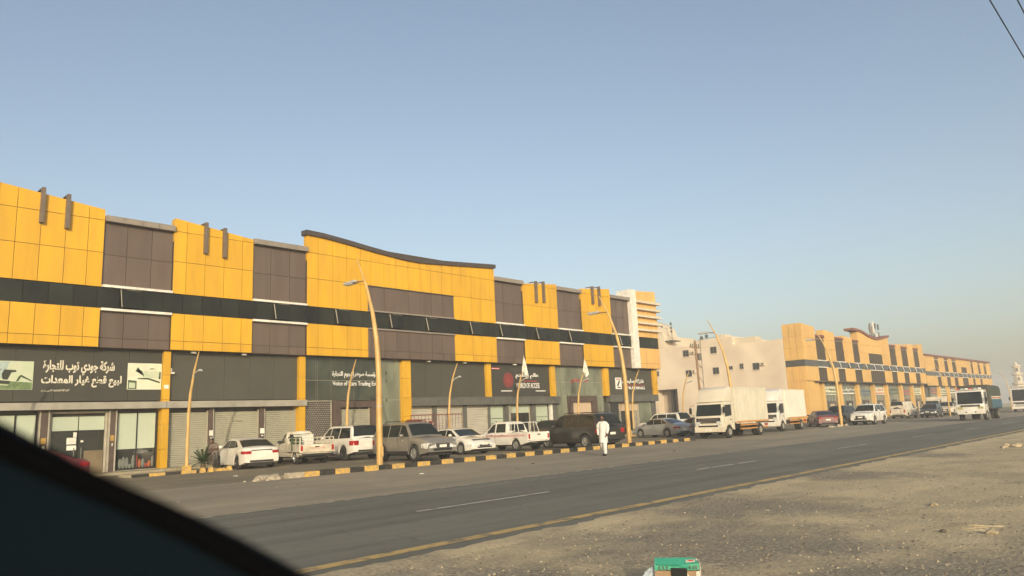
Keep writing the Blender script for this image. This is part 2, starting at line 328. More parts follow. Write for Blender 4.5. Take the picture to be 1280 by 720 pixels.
dr = MB().add(dv, [(4 * i + k, 4 * i + 4 + k, 4 * i + 5 + k, 4 * i + 1 + k) for i in range(len(dX) - 1) for k in range(3)]).obj('sand_drift', SAND, kind='structure', smooth=80)
strip('road_shoulder', SHOUL, -60, 1400, lambda x: 15.0, lambda x: 25.1, 0.006)
strip('parking_lot', LOTM, -60, 230, lambda x: 25.0, lambda x: 40.5, 0.004)
strip('side_street', LOTM, 59.5, 97.5, lambda x: 40.4, lambda x: 90, 0.0035)

def paint(name, col, wear, ws=(0.6, 6, 1)):
    """road paint worn through to the asphalt colour in patches"""
    m = bpy.data.materials.new(name); m.use_nodes = True; t = m.node_tree; N = t.nodes; L = t.links; b = N['Principled BSDF']; b.inputs['Roughness'].default_value = 0.8
    geo = N.new('ShaderNodeNewGeometry'); nz = N.new('ShaderNodeTexNoise'); nz.inputs['Scale'].default_value = 3.5; nz.inputs['Detail'].default_value = 8
    L.new(geo.outputs['Position'], nz.inputs['Vector']); mr = N.new('ShaderNodeMapRange'); mr.inputs['From Min'].default_value = wear; mr.inputs['From Max'].default_value = wear + 0.16
    L.new(nz.outputs['Fac'], mr.inputs['Value']); mx = N.new('ShaderNodeMix'); mx.data_type = 'RGBA'; L.new(mr.outputs[0], mx.inputs['Factor'])
    mx.inputs['A'].default_value = (*col, 1); mx.inputs['B'].default_value = (0.15, 0.13, 0.10, 1); L.new(mx.outputs['Result'], b.inputs['Base Color']); return m
strip('yellow_edge_line', paint('yellow_line_paint', (0.50, 0.34, 0.12), 0.50), -60, 900, lambda x: 7.98 + 0.01 * fr(x, 3), lambda x: 8.22 + 0.01 * fr(x, 3, 7), 0.017, 0.3)
strip('white_edge_line', paint('white_line_paint', (0.42, 0.39, 0.31), 0.40), -60, 500, lambda x: 15.1, lambda x: 15.24, 0.017)
WLP = paint('white_dash_paint', (0.50, 0.47, 0.39), 0.50)
for k in range(-2, 14):
    x = 9.45 + 10.6 * k
    strip('lane_dash', WLP, x, x + 3.9, lambda x: 11.50, lambda x: 11.62, 0.018, 1.3)

# scattered pebbles and gravel in the sand: nobody could count them
def pebbles(name, n, region, smin, smax, m, seed):
    rnd = random.Random(seed); b = MB()
    for _ in range(n):
        x, y = region(rnd); s = smin + (smax - smin) * rnd.random() ** 3
        a = rnd.random() * PI; ca, sa = math.cos(a), math.sin(a); z = ground_z(x, y)
        P = []
        for (px, py, pz) in [(1, 0, 0), (0.2, 0.8, 0), (-0.9, 0.3, 0), (-0.4, -0.8, 0), (0.1, 0.0, 0.75), (-0.1, 0.1, -0.4)]:
            j = 0.75 + 0.5 * rnd.random(); px *= s * j; py *= s * j; P.append((x + px * ca - py * sa, y + px * sa + py * ca, z + pz * s * j))
        b.add(P, [(0, 1, 4), (1, 2, 4), (2, 3, 4), (3, 0, 4)])
    return b.obj(name, m, kind='stuff')
PEB = mat('pebble_stone', (0.36, 0.29, 0.19), 0.9, noise_amt=0.3, noise_scale=7, tint=(0.19, 0.16, 0.11))
PEBD = mat('dark_gravel', (0.13, 0.11, 0.085), 0.9, noise_amt=0.3, noise_scale=7)
def near_sand(r):
    d = 5 + 34 * r.random() ** 1.7; a = R(6 + 52 * r.random()); x, y = d * math.cos(a), d * math.sin(a)
    while y > 7.4: d = 5 + 34 * r.random() ** 1.7; a = R(3 + 50 * r.random()); x, y = d * math.cos(a), d * math.sin(a)
    return x, y
tag(pebbles('gravel', 6000, near_sand, 0.004, 0.024, PEB, 3), 'pale pebbles strewn over the sandy verge', 'gravel')
tag(pebbles('asphalt_crumbs', 5000, near_sand, 0.006, 0.028, PEBD, 4), 'dark asphalt crumbs strewn over the sandy verge', 'gravel')
def edge_spot(r):
    return 4 + 60 * r.random() ** 1.5, 7.5 + r.gauss(0, 0.16)
tag(pebbles('edge_crumbs', 3000, edge_spot, 0.006, 0.025, PEBD, 9), 'broken crumbs along the near edge of the asphalt', 'gravel')
def shoulder_spot(r):
    return 8 + 60 * r.random(), 15.5 + 9 * r.random()
tag(pebbles('shoulder_grit', 1500, shoulder_spot, 0.008, 0.035, PEB, 5), 'loose grit on the dusty shoulder beyond the road', 'gravel')

def rock(name, x, y, s, m, label, cat='stone', group=None, z=None):
    bm = bmesh.new(); bmesh.ops.create_icosphere(bm, subdivisions=2, radius=1)
    o = random.random() * 50
    for v in bm.verts:
        v.co *= 1 + 0.45 * noise.noise(v.co * 1.3 + Vector((o, 0, 0))); v.co.z *= 0.6; v.co *= s
    me = bpy.data.meshes.new(name); bm.to_mesh(me); bm.free(); me.materials.append(m)
    ob = link(name, me, None, (x, y, (ground_z(x, y) if z is None else z) + s * 0.25), (0, 0, random.random() * 6)); return tag(ob, label, cat, group)
rock('stone', 10.96, 2.32, 0.075, PEB, 'pale flat stone beside the curved tyre tracks in the sand')
rock('stone', 13.68, 3.66, 0.07, PEB, 'pale stone lying alone on the smooth sand beyond the tyre tracks')
rock('stone', 10.9, 2.85, 0.045, PEBD, 'small dark stone left of the tyre tracks on the sand')

# pavement in front of the shops and its painted kerb
mb = MB().box(-20, 64.5, 39.0, 41.5, -0.05, 0.12).box(12.7, 16.9, 34.86, 36.4, -0.05, 0.12); mb.obj('pavement', PAVE, kind='structure')
kr = root('pavement_kerb', 'short yellow and black kerb around the palm bed at the left', 'kerb', (0, 34.72, 0))
x = 12.7; k = 0
while x < 16.4:
    boxpart('kerb_block', KY if k % 2 else KB, kr, x, x + 0.69, 0, 0.139, -0.02, 0.135, 0.012); x += 0.70; k += 1

# ------------------------------------------------------------------ main kerb between the shoulder and the car park
kr = root('painted_kerb', 'long raised kerb painted in alternating yellow and black blocks beside the parked cars', 'kerb', (0, 0, 0))
x = 14.35; k = 0
while x < 43.0:
    j = random.uniform(-0.02, 0.02); jz = random.uniform(-0.015, 0.012)
    m = KY if k % 2 else KB
    if k in (0, 44, 45): m = KG
    b = boxpart('kerb_block', m, kr, x, x + 0.655, 24.75 + j, 25.05 + j, -0.03 + jz, 0.20 + jz, 0.022)
    b.rotation_euler = (0, 0, random.uniform(-0.012, 0.012)); x += 0.667; k += 1
kb = MB().box(14.4, 42.8, 25.06, 25.75, -0.02, 0.10); kb.obj('kerb_island_fill', SHOUL, kind='structure')
# broken kerb pieces at the left end, and at the far end
for (dx, dy, s) in [(13.9, 24.9, 0.24), (13.45, 25.15, 0.19), (13.75, 25.35, 0.22), (13.15, 24.85, 0.09), (12.9, 25.1, 0.06), (13.55, 24.7, 0.08)]:
    rock('concrete_rubble', dx, dy, s, KG, 'lump of broken concrete at the left end of the painted kerb', 'rubble', 'broken concrete at the end of the kerb', 0.0)
for i, (dx, dy, s) in enumerate([(66.5, 25.0, 0.22), (67.6, 25.2, 0.16), (68.6, 25.1, 0.25), (71.8, 25.6, 0.2), (73.2, 25.3, 0.17)]):
    rock('concrete_rubble', dx, dy, s, KG, 'lump of broken concrete on the ground around the pole by the red sedan', 'rubble', 'broken kerb lumps near the red sedan', 0.0)
for i, (dx, dy, s) in enumerate([(31.0, 5.8, 0.12), (31.7, 5.6, 0.16), (32.2, 5.95, 0.11), (32.9, 5.7, 0.1)]):
    rock('rubble_stone', dx, dy, s, PEB, ['leftmost', 'largest', 'third', 'rightmost'][i] + ' stone of the small rubble heap on the sand at the far right', 'rubble', 'rubble heap on the sand', None)
# curved tyre marks in the sand
TRK = mat('tyre_pressed_sand', (0.40, 0.325, 0.205), 0.95, noise_amt=0.1)
tk = root('tyre_track', 'curved ribbed tyre track pressed into the sand at the right', 'tyre track', (0, 0, 0))
for i in range(5):
    b = MB(); P = []
    for s in range(9):
        t = s / 8.0; yy = 2.35 + 0.62 * t; xx = 11.15 + 0.14 * i + 0.35 * (t - 0.45) ** 2 * 2
        P.append((xx, yy, ground_z(xx, yy) - 0.001))
    b.tube(P, 0.007, 5); b.obj('tread_ridge', SAND, tk)

# ================================================================== main building
K1 = 1.12
YC, YS = 35.66, 36.2
bld = root('shop_building', 'nearest commercial block, bright yellow and brown panels with black window band and curved centre', 'building', (0, 0, -0.192))
bld.scale = (K1, K1, K1)
# solid core behind the cladding
MB().box(-6, 57.0, YC + 0.32, 50, 5.76, 11.2).obj('upper_wall', SEAM, bld)
MB().box(-6, 56.9, YS + 0.45, 49.9, -0.1, 5.78).obj('ground_floor_wall', GRYC, bld)
MB().box(-6, 56.97, YC + 0.25, YS + 0.5, 5.70, 5.745).obj('soffit', DKC, bld)
def cladding(m, cols, rows, y=YC, top=None, name='yellow_panel', gap=0.022):
    """separate panels with open joints; top(x) gives a sloping upper edge to the last row"""
    x0, x1 = cols[0], cols[-1]
    zt = rows[-1] if top is None else min(top(x0), top(x1)) - 0.05
    MB().box(x0 + 0.02, x1 - 0.02, y + 0.03, y + 0.38, rows[0] + 0.01, max(zt, rows[-2] + 0.02) if top is None else zt).obj('panel_backing', SEAM, bld)
    for i in range(len(cols) - 1):
        a, b = cols[i] + gap / 2, cols[i + 1] - gap / 2
        for j in range(len(rows) - 1):
            z0, z1 = rows[j] + gap / 2, rows[j + 1] - gap / 2
            pr = random.choice((0, 0, 0.003, 0.006))
            if top is not None and j == len(rows) - 2:
                MB().prism([(a, z0), (b, z0), (b, top(b)), (a, top(a))], y - pr, y + 0.035 - pr).obj(name, m, bld)
            else:
                boxpart(name, m, bld, a, b, y - pr, y + 0.035 - pr, z0, z1)
Z = [5.72, 6.15, 7.47]; Z2 = [8.42, 10.0, 11.5]
def lin(x0, z0, x1, z1): return lambda x: z0 + (z1 - z0) * (x - x0) / (x1 - x0)
def parapet_side(x, z1, m=YEL):                 # the return of a raised yellow bay above the lower brown one
    boxpart('parapet_return', m, bld, x - 0.012, x + 0.012, YC + 0.04, YC + 1.6, 8.42, z1)
Y1 = [-5.95, -5.1, -4.1, -3.1, -2.1, -1.1, -0.1, 0.85, 1.75, 2.7, 3.6, 4.55, 5.45, 6.38, 7.0, 7.93, 8.84, 9.8, 10.7, 11.36]
Y2 = [14.48, 15.1, 16.03, 17.0, 17.97, 18.57]
BG = [21.75, 22.45, 23.4, 24.34, 25.3, 26.04, 27.0, 27.9, 28.85, 29.8, 30.7, 31.6, 32.5, 33.3, 34.25, 35.13, 36.0, 36.5]
Y4 = [39.4, 40.3, 41.33, 42.3, 43.25]; Y5 = [46.2, 47.08, 48.08, 49.12, 50.15]
tops = {0: (Y1, lin(7.3, 12.45, 11.36, 12.0)), 1: (Y2, lin(14.45, 12.15, 18.57, 11.68)), 3: (Y4, lin(39.4, 11.55, 43.25, 11.88)), 4: (Y5, lin(46.2, 11.85, 50.15, 12.2))}
for k in tops:
    c, tp = tops[k]; cladding(YEL, c, Z); cladding(YEL, c, Z2 + [12.6], top=tp)
    MB().prism([(c[0], 11.0), (c[-1], 11.0), (c[-1], tp(c[-1]) - 0.03), (c[0], tp(c[0]) - 0.03)], YC + 0.05, YC + 0.36).obj('parapet_block', YEL, bld)
def curve_top(x):
    P = [(21.67, 12.45), (22.68, 12.42), (24.38, 12.27), (25.87, 12.10), (27.43, 11.96), (28.74, 11.86), (29.93, 11.86), (32.65, 12.04), (34.59, 12.18), (36.5, 12.32)]
    for (a, za), (b, zb) in zip(P, P[1:]):
        if x <= b: return za + (zb - za) * max(0, (x - a)) / (b - a)
    return P[-1][1]
# the big centre bay: yellow all round a brown inset
IN0, IN1 = 25.8, 32.62
lc = [c for c in BG if c < IN0] + [IN0]; rc = [IN1] + [c for c in BG if c > IN1 + 0.2]
cladding(YEL, lc, Z); cladding(YEL, rc, Z); cladding(YEL, lc, [8.42, 10.0]); cladding(YEL, rc, [8.42, 10.0])
cladding(YEL, BG, [10.0, 11.45, 13], top=curve_top)
for i in range(14):
    a = 21.75 + i * 14.75 / 14; b = a + 14.75 / 14
    MB().prism([(a, 11.0), (b, 11.0), (b, curve_top(b) - 0.03), (a, curve_top(a) - 0.03)], YC + 0.05, YC + 0.36).obj('parapet_block', YEL, bld)
mb = MB(); cx = [21.62 + i * (36.55 - 21.62) / 26 for i in range(27)]
vs = []
for x in cx:
    z = curve_top(x); vs += [(x, YC - 0.16, z - 0.02), (x, YC - 0.16, z + 0.24), (x, YC + 0.42, z + 0.27), (x, YC + 0.42, z - 0.02)]
fs = [(i * 4 + k, i * 4 + (k + 1) % 4, i * 4 + 4 + (k + 1) % 4, i * 4 + 4 + k) for i in range(26) for k in range(4)] + [(0, 3, 2, 1), (104, 105, 106, 107)]
mb.add(vs, fs).obj('curved_coping', DKC, bld)
bc = [IN0, 26.04, 27.0, 27.9, 28.85, 29.8, 30.7, 31.6, IN1]
cladding(BRN, bc, Z, name='brown_panel', y=YC + 0.02); cladding(BRN, bc, [8.42, 9.93], name='brown_panel', y=YC + 0.02)
MB().box(IN0 - 0.02, IN1 + 0.02, YC - 0.03, YC + 0.05, 9.94, 10.0).obj('inset_trim', DKC, bld)
# brown bays, recessed a little, with grey coping and white ledges
BR = [[11.36, 12.4, 13.5, 14.48], [18.57, 19.64, 20.76, 21.75], [36.5, 37.45, 38.4, 39.4], [43.25, 44.2, 45.2, 46.2], [50.15, 51.1, 52.0, 52.85]]
for c in BR:
    cladding(BRN, c, Z, y=YC + 0.14, name='brown_panel'); cladding(BRN, c, [8.42, 9.95, 11.44], y=YC + 0.14, name='brown_panel')
    n = 4
    for i in range(n):
        a = c[0] + (c[-1] - c[0]) * i / n; b = c[0] + (c[-1] - c[0]) * (i + 1) / n
        boxpart('coping_piece', GRC, bld, a + 0.006, b - 0.006, YC - 0.16, YC + 1.0, 11.455, 11.72)
    boxpart('white_ledge', WHT, bld, c[0] + 0.01, c[-1] - 0.01, YC - 0.10, YC + 0.13, 8.42, 8.53)
    boxpart('white_ledge', WHT, bld, c[0] + 0.01, c[-1] - 0.01, YC - 0.10, YC + 0.13, 7.36, 7.47)
boxpart('grey_ledge', GRC, bld, IN0, IN1, YC - 0.10, YC + 0.01, 8.43, 8.52)
boxpart('grey_ledge', GRC, bld, IN0, IN1, YC - 0.10, YC + 0.01, 7.37, 7.46)
# ribbon of dark glass panes, some tilted open
x = -5.9; n = 0; MB().box(-6, 57.05, YC + 0.10, YC + 0.33, 7.48, 8.41).obj('band_backing', DKC, bld)
opens = {13.0: 1, 19.9: 1, 23.6: 1, 27.4: 1, 30.9: 1, 34.4: 1, 37.6: 1, 41.2: 1, 44.8: 1, 51.5: 1}
while x < 56.9:
    b = min(x + 0.95, 57.05)
    if 52.85 - 0.5 < x < 53.7: x = b; continue
    op = [o for o in opens if x <= o < x + 0.95]
    g = boxpart('band_pane', BAND, bld, x + 0.014, b - 0.014, YC + 0.035, YC + 0.06, 7.49, 8.40)
    if op:
        wd = b - x - 0.06
        g2 = MB().box(0, wd, -0.02, 0, -0.86, 0).obj('open_pane', BAND, bld, (x + 0.03, YC - 0.01, 8.38), (R(-15), 0, 0))
        f = MB()
        for (a0, a1, z0, z1) in ((-0.009, 0.009, -0.87, 0), (wd * 0.25, wd - 0.010, -0.016, 0)):
            f.box(a0, a1, -0.035, -0.021 if z1 - z0 < 0.5 else 0.03, z0, z1)
        f.obj('pane_frame', FRAM, g2)
    x = b
# brown fins standing on the parapets
for fx, zt, zb in [(7.02, 12.66, 11.1), (8.82, 12.45, 10.94), (9.8, 12.33, 10.84), (15.98, 12.08, 10.56), (16.95, 11.95, 10.47), (40.75, 11.78, 10.25), (41.6, 11.85, 10.32), (47.62, 12.1, 10.7), (48.52, 12.18, 10.65)]:
    f = MB().prism([(fx - 0.075, zb), (fx + 0.075, zb), (fx + 0.075, zt), (fx - 0.075, zt)], YC - 0.22, YC - 0.008)
    f.box(fx - 0.07, fx + 0.07, YC - 0.22, YC + 0.5, zt + 0.002, zt + 0.05); f.obj('parapet_fin', FIN, bld)
# white column and the louvred yellow end
MB().box(52.86, 53.68, YC - 0.22, YC + 1.2, 5.70, 12.45).obj('white_column', WHT, bld, bevel=0.01)
LV = [53.7, 54.35, 55.0, 55.65, 56.3, 57.05]
cladding(YEL2, LV, Z); cladding(YEL2, LV, [8.42, 9.0, 10.3, 11.6, 13], top=lin(53.7, 12.4, 57.05, 12.62))
MB().prism([(53.7, 11.0), (57.05, 11.0), (57.05, 12.55), (53.7, 12.35)], YC + 0.05, YC + 0.36).obj('parapet_block', YEL2, bld)
for i, z in enumerate([11.37, 10.74, 10.13, 9.52, 8.92]):
    MB().box(53.69, 57.3, YC - 0.34, YC - 0.01, z, z + 0.2).obj('white_louvre', PLAS2, bld, bevel=0.01)
boxpart('side_cladding', YEL2, bld, 57.06, 57.09, YC, 50, 5.7, 12.2)
# shop fascias
def fascia(m, x0, x1, n, z0=3.38, z1=5.70, rows=1):
    for i in range(n):
        a = x0 + (x1 - x0) * i / n; b = x0 + (x1 - x0) * (i + 1) / n
        for r in range(rows):
            boxpart('fascia_panel', m, bld, a + 0.006, b - 0.006, YS, YS + 0.03, z0 + (z1 - z0) * r / rows + 0.006, z0 + (z1 - z0) * (r + 1) / rows - 0.006)
    boxpart('fascia_backing', SEAM, bld, x0, x1, YS + 0.035, YS + 0.46, z0, z1)
fascia(SIGN2, 6.9, 14.35, 5); fascia(SIGN2, -5.9, 6.45, 8); fascia(SIGN, 14.68, 21.5, 5); fascia(SIGN, 29.2, 35.75, 5); fascia(SIGN2, 36.2, 42.5, 4); fascia(SIGN, 49.7, 56.35, 4, 3.5)
for i, (a, b, z) in enumerate([(14.35, 14.68, 0), (21.5, 21.9, 0), (28.55, 29.2, 0), (35.75, 36.2, 3.42), (42.5, 43.0, 3.42), (49.15, 49.75, 3.42), (56.35, 56.95, 3.3), (6.45, 6.85, 0)]):
    zz = z; h = [z]
    while zz < 5.69: zz = min(5.69, zz + 1.14); h.append(zz)
    for z0, z1 in zip(h, h[1:]): boxpart('pillar_panel', YEL, bld, a + 0.004, b - 0.004, YS - 0.19, YS + 0.44, z0 + 0.006, z1 - 0.006)
# ledges over the shutters
for a, b, m, z0, z1 in [(-5.9, 7.5, LEDG, 3.02, 3.31), (7.5, 14.5, LEDG, 3.02, 3.32), (14.51, 21.92, LEDG, 3.02, 3.33), (29.2, 36.15, GRYC, 2.9, 3.42), (36.16, 43.3, GRYC, 2.9, 3.42), (49.62, 56.7, GRYC, 2.93, 3.5)]:
    boxpart('shutter_box', m, bld, a, b - 0.01, YS - 0.34, YS + 0.2, z0, z1)
def shutter(x0, x1, m, z1=2.9, pitch=0.1, z0=0.0, rods=None):
    b = MB(); n = int((z1 - z0) / pitch); P = []
    for i in range(n):
        z = z0 + i * pitch; P += [(z, YS + 0.2), (z + pitch * 0.35, YS + 0.165), (z + pitch * 0.85, YS + 0.165)]
    P.append((z0 + n * pitch, YS + 0.2))
    vs = []
    for z, y in P: vs += [(x0, y, z), (x1, y, z)]
    b.add(vs, [(2 * i, 2 * i + 1, 2 * i + 3, 2 * i + 2) for i in range(len(P) - 1)])
    s = b.obj('roller_shutter', m, bld)
    for gx in (x0 - 0.035, x1 + 0.002): boxpart('guide_rail', FRAM, bld, gx, gx + 0.033, YS + 0.10, YS + 0.24, z0, z1)
    boxpart('bottom_bar', FRAM, s, x0 + 0.01, x1 - 0.01, YS + 0.13, YS + 0.163, z0 + 0.01, z0 + 0.09)
    return s
def column(x0, x1, m=COLM, z1=3.0): boxpart('shop_column', m, bld, x0, x1, YS + 0.02, YS + 0.44, 0, z1)
def pane(name, m, x0, x1, z0, z1, y=None, par=None):
    y = YS + 0.22 if y is None else y
    return boxpart(name, m, par or bld, x0, x1, y, y + 0.02, z0, z1)
def frame(x0, x1, z0, z1, m=FRAM, t=0.06, y=None, par=None, nm='window_frame'):
    y = YS + 0.17 if y is None else y; b = MB()
    for q in ((x0, x0 + t, z0, z1), (x1 - t, x1, z0, z1), (x0 + t, x1 - t, z1 - t, z1), (x0 + t, x1 - t, z0, z0 + t)): b.box(q[0], q[1], y, y + 0.09, q[2], q[3])
    return b.obj(nm, m, par or bld)
# --- bay one: signboard, display windows and the double glass door
lettering('sign_lettering', arabic('شركة جودي توب للتجارة'), LTXT, bld, 9.42, 12.26, 4.50, 5.15, YS - 0.005, 0.035)
lettering('sign_lettering', arabic('لبيع قطع غيار المعدات'), LTXT, bld, 9.38, 12.58, 3.98, 4.50, YS - 0.005, 0.035)
lettering('sign_lettering', arabic('س.ت ') + '٢٠٥٨٨٢١٣٥٣', LTXT, bld, 9.40, 10.48, 3.78, 3.90, YS - 0.005, 0.01)
def photo_print(x0, x1, z0, z1, shapes, base):
    r = boxpart('printed_photo', base, bld, x0, x1, YS - 0.03, YS - 0.004, z0, z1)
    y = -0.003
    for i, (m, poly) in enumerate(shapes):
        b = MB(); b.prism([(u * (x1 - x0), v * (z1 - z0)) for u, v in poly], y - 0.0015 * i, 0.0); b.obj('print_area', m, r)
PG = mat('print_dark_green', (0.05, 0.08, 0.04), 0.5, noise_amt=0.3, noise_scale=9); PM = mat('print_pale_green', (0.36, 0.42, 0.28), 0.5, noise_amt=0.2, noise_scale=2.5, tint=(0.50, 0.52, 0.40))
PW = mat('print_cream', (0.62, 0.62, 0.47), 0.5, noise_amt=0.05); PB = mat('print_machine_black', (0.03, 0.035, 0.025), 0.5); PF = mat('print_field_green', (0.13, 0.19, 0.08), 0.5, noise_amt=0.3, noise_scale=4); PS = mat('print_sky_blue', (0.33, 0.42, 0.40), 0.5, noise_amt=0.1)
photo_print(6.9, 9.07, 3.88, 5.06, [(PS, [(0.0, 0.4), (0.5, 0.4), (0.6, 0.98), (0.0, 0.98)]), (PF, [(0.01, 0.01), (0.99, 0.01), (0.99, 0.25), (0.01, 0.36)]),
    (PB, [(0.5, 0.36), (0.58, 0.34), (0.64, 0.6), (0.72, 0.62), (0.71, 0.68), (0.52, 0.7), (0.48, 0.55)]), (PG, [(0.72, 0.28), (0.76, 0.3), (0.8, 0.45), (0.98, 0.28), (0.98, 0.33), (0.8, 0.52), (0.76, 0.46)]),
    (PB, [(0.4, 0.22), (0.62, 0.2), (0.62, 0.3), (0.4, 0.33)]), (PM, [(0.42, 0.16), (0.6, 0.14), (0.6, 0.17), (0.42, 0.19)])], PM)
photo_print(12.82, 14.33, 3.89, 5.10, [(PG, [(0.02, 0.02), (0.27, 0.02), (0.27, 0.33), (0.02, 0.36)]), (PM, [(0.05, 0.06), (0.23, 0.06), (0.23, 0.25), (0.05, 0.27)]),
    (PG, [(0.22, 0.68), (0.25, 0.68), (0.31, 0.78), (0.42, 0.7), (0.49, 0.5), (0.46, 0.48), (0.44, 0.58), (0.36, 0.68), (0.30, 0.84), (0.27, 0.82)]),
    (PM, [(0.47, 0.48), (0.63, 0.5), (0.6, 0.72), (0.45, 0.7)]), (PG, [(0.6, 0.77), (0.85, 0.78), (0.7, 0.82)]), (PM, [(0.62, 0.46), (0.95, 0.42), (0.95, 0.7), (0.65, 0.72)]),
    (PG, [(0.28, 0.4), (0.6, 0.38), (0.95, 0.24), (0.96, 0.3), (0.6, 0.45), (0.3, 0.44)]), (PG, [(0.91, 0.4), (0.97, 0.4), (0.97, 0.68), (0.93, 0.68)])], PW)
def display_window(x0, x1, blind_z, n=2, z0=0.3, z1=2.88, goods=True):
    frame(x0, x1, z0, z1, BLK, 0.05)
    for i in range(n):
        a = x0 + 0.05 + (x1 - x0 - 0.1) * i / n; b = x0 + 0.05 + (x1 - x0 - 0.1) * (i + 1) / n
        pane('display_blind', FILM, a + 0.02, b - 0.02, blind_z, z1 - 0.05)
        pane('window_pane', DGL, a + 0.02, b - 0.02, z0 + 0.05, blind_z - 0.01, YS + 0.215)
    for i in range(1, n):
        a = x0 + (x1 - x0) * i / n; boxpart('mullion', BLK, bld, a - 0.022, a + 0.022, YS + 0.18, YS + 0.25, z0 + 0.05, z1 - 0.05)
    boxpart('window_plinth', FRAM, bld, x0, x1, YS + 0.14, YS + 0.44, 0, z0 - 0.005)
display_window(12.52, 14.30, 1.23); display_window(7.0, 9.40, 0.9, 3); display_window(0.0, 6.4, 0.9, 6)
GD = [mat('orange_goods', (0.30, 0.09, 0.03), 0.7), mat('grey_goods', (0.14, 0.15, 0.13), 0.6), mat('red_goods', (0.24, 0.04, 0.03), 0.7)]
rg = random.Random(5)
for i in range(11):
    gx = 12.7 + i * 0.14; h = 0.2 + rg.random() * 0.42
    g = MB().ellip((gx + 0.05, YS + 0.205, 0.36 + h / 2), (0.055 + 0.03 * rg.random(), 0.012, h / 2), 8, 5).obj('displayed_goods', GD[i % 3 if i > 4 else 1], bld)
for a, b in ((9.48, 9.75), (12.2, 12.42)):
    column(a, b); boxpart('column_trim', FRAM, bld, a - 0.05, a - 0.004, YS, YS + 0.44, 0, 2.98); boxpart('column_trim', FRAM, bld, b + 0.004, b + 0.06, YS, YS + 0.44, 0, 2.98)
    boxpart('notice_card', mat('ochre_card', (0.42, 0.26, 0.06), 0.7), bld, a + 0.04, b - 0.04, YS - 0.0, YS + 0.015, 1.62, 1.86)
    boxpart('wall_switch', PAPER, bld, a + 0.10, b - 0.08, YS - 0.01, YS + 0.015, 1.40, 1.52)
frame(9.84, 12.13, 0, 2.95, FRAM, 0.09, nm='door_frame')
for a, b in ((9.95, 10.96), (11.0, 12.02)):
    pane('transom_blind', FILM, a, b, 2.13, 2.72)
    d = pane('glass_door', DGL, a, b, 0.05, 2.10)
    boxpart('door_handle', CHR, d, (0.86 if a < 10.5 else 0.10), (0.90 if a < 10.5 else 0.14), -0.06, -0.005, 0.85, 1.35)
boxpart('transom_bar', BLK, bld, 9.94, 12.03, YS + 0.19, YS + 0.25, 2.09, 2.135)
for a, b, c, d in [(10.55, 10.92, 1.55, 1.83), (10.80, 10.93, 1.84, 2.05), (10.56, 10.93, 1.30, 1.50), (11.10, 11.2, 1.62, 1.7)]: pane('door_notice', PAPER, a, b, c, d, YS + 0.195)
pane('tan_reflection_pane', mat('tan_reflection', (0.17, 0.13, 0.08), 0.3), 11.25, 12.02, 0.05, 1.25, YS + 0.197)  # tan reflection in the door glass, put in as a coloured pane
# --- bay two: three shutters between brown columns with notices
for a, b in ((14.74, 16.65), (16.97, 19.32), (19.68, 21.44)): shutter(a, b, SHUT)
for a, b in ((16.70, 16.90), (19.38, 19.62)):
    column(a, b); boxpart('notice_card', PAPER, bld, a + 0.02, b - 0.0, YS - 0.02, YS + 0.018, 1.66, 1.92); boxpart('wall_switch', PAPER, bld, a + 0.09, b - 0.05, YS - 0.0, YS + 0.018, 1.52, 1.58)
    boxpart('column_trim', FRAM, bld, b + 0.003, b + 0.045, YS + 0.01, YS + 0.14, 0, 2.98)
# --- bay three: glass front, perforated screen and brown portal
def curtain(xl, zl, m):
    for a, b in zip(xl, xl[1:]):
        for c, d in zip(zl, zl[1:]): pane('curtain_pane', m, a + 0.012, b - 0.012, c + 0.012, d - 0.012, YS + 0.05)
    boxpart('curtain_backing', FRAM, bld, xl[0], xl[-1], YS + 0.075, YS + 0.44, zl[0], zl[-1])
CGR = mat('smoky_green_glass', (0.045, 0.052, 0.038), 0.12, noise_amt=0.3, noise_scale=0.9, spec=0.7)
curtain([21.92, 22.7, 22.8, 23.67], [3.30, 4.42, 5.69], CGR); curtain([23.67, 25.2, 26.8], [3.30, 4.42, 5.69], CGR)
curtain([26.8, 27.45, 28.05, 28.54], [0.0, 1.2, 3.3, 5.69], GGL)
for z in (4.42, 4.9, 3.3):
    MB().tube([(27.45, YS - 0.02, z - 0.08), (27.45, YS - 0.02, z + 0.08)], 0.04, 6).obj('spider_fitting', BLK, bld)
scr = boxpart('screen_backing', DKC, bld, 21.93, 23.69, YS + 0.10, YS + 0.44, 0.0, 3.28)
mb = MB(); p = 0.11
for i in range(int(1.76 / p)):
    for j in range(int(3.28 / p)):
        x0 = 21.95 + i * p + (p / 2 if j % 2 else 0); z0 = 0.03 + j * p
        if x0 + 0.06 > 23.69: continue
        c = (x0 + 0.03, z0 + 0.03); mb.add([(c[0] - 0.036, YS + 0.055, c[1]), (c[0], YS + 0.055, c[1] - 0.036), (c[0] + 0.036, YS + 0.055, c[1]), (c[0], YS + 0.055, c[1] + 0.036), (c[0], YS + 0.095, c[1])], [(0, 1, 2, 3)])
tag(mb.obj('screen_lattice', FRAM, bld), kind='stuff')
frame(21.93, 23.69, 0, 3.29, FRAM, 0.04, YS + 0.03, nm='screen_frame')
for a, b, c, d in ((23.72, 24.22, 0, 3.26), (26.32, 26.79, 0, 3.26), (24.22, 26.32, 2.9, 3.26)): boxpart('portal_panel', COLM, bld, a, b, YS - 0.10, YS + 0.44, c, d)
shutter(24.28, 26.27, SHUT, 2.89)
for x in (24.4, 25.2, 26.1): MB().ellip((x, YS + 0.15, 2.1), (0.03, 0.02, 0.03), 6, 4).obj('shutter_bolt', BLK, bld)
for x in (24.9, 25.6): boxpart('shutter_rib', FRAM, bld, x, x + 0.025, YS + 0.14, YS + 0.163, 0.1, 2.88)
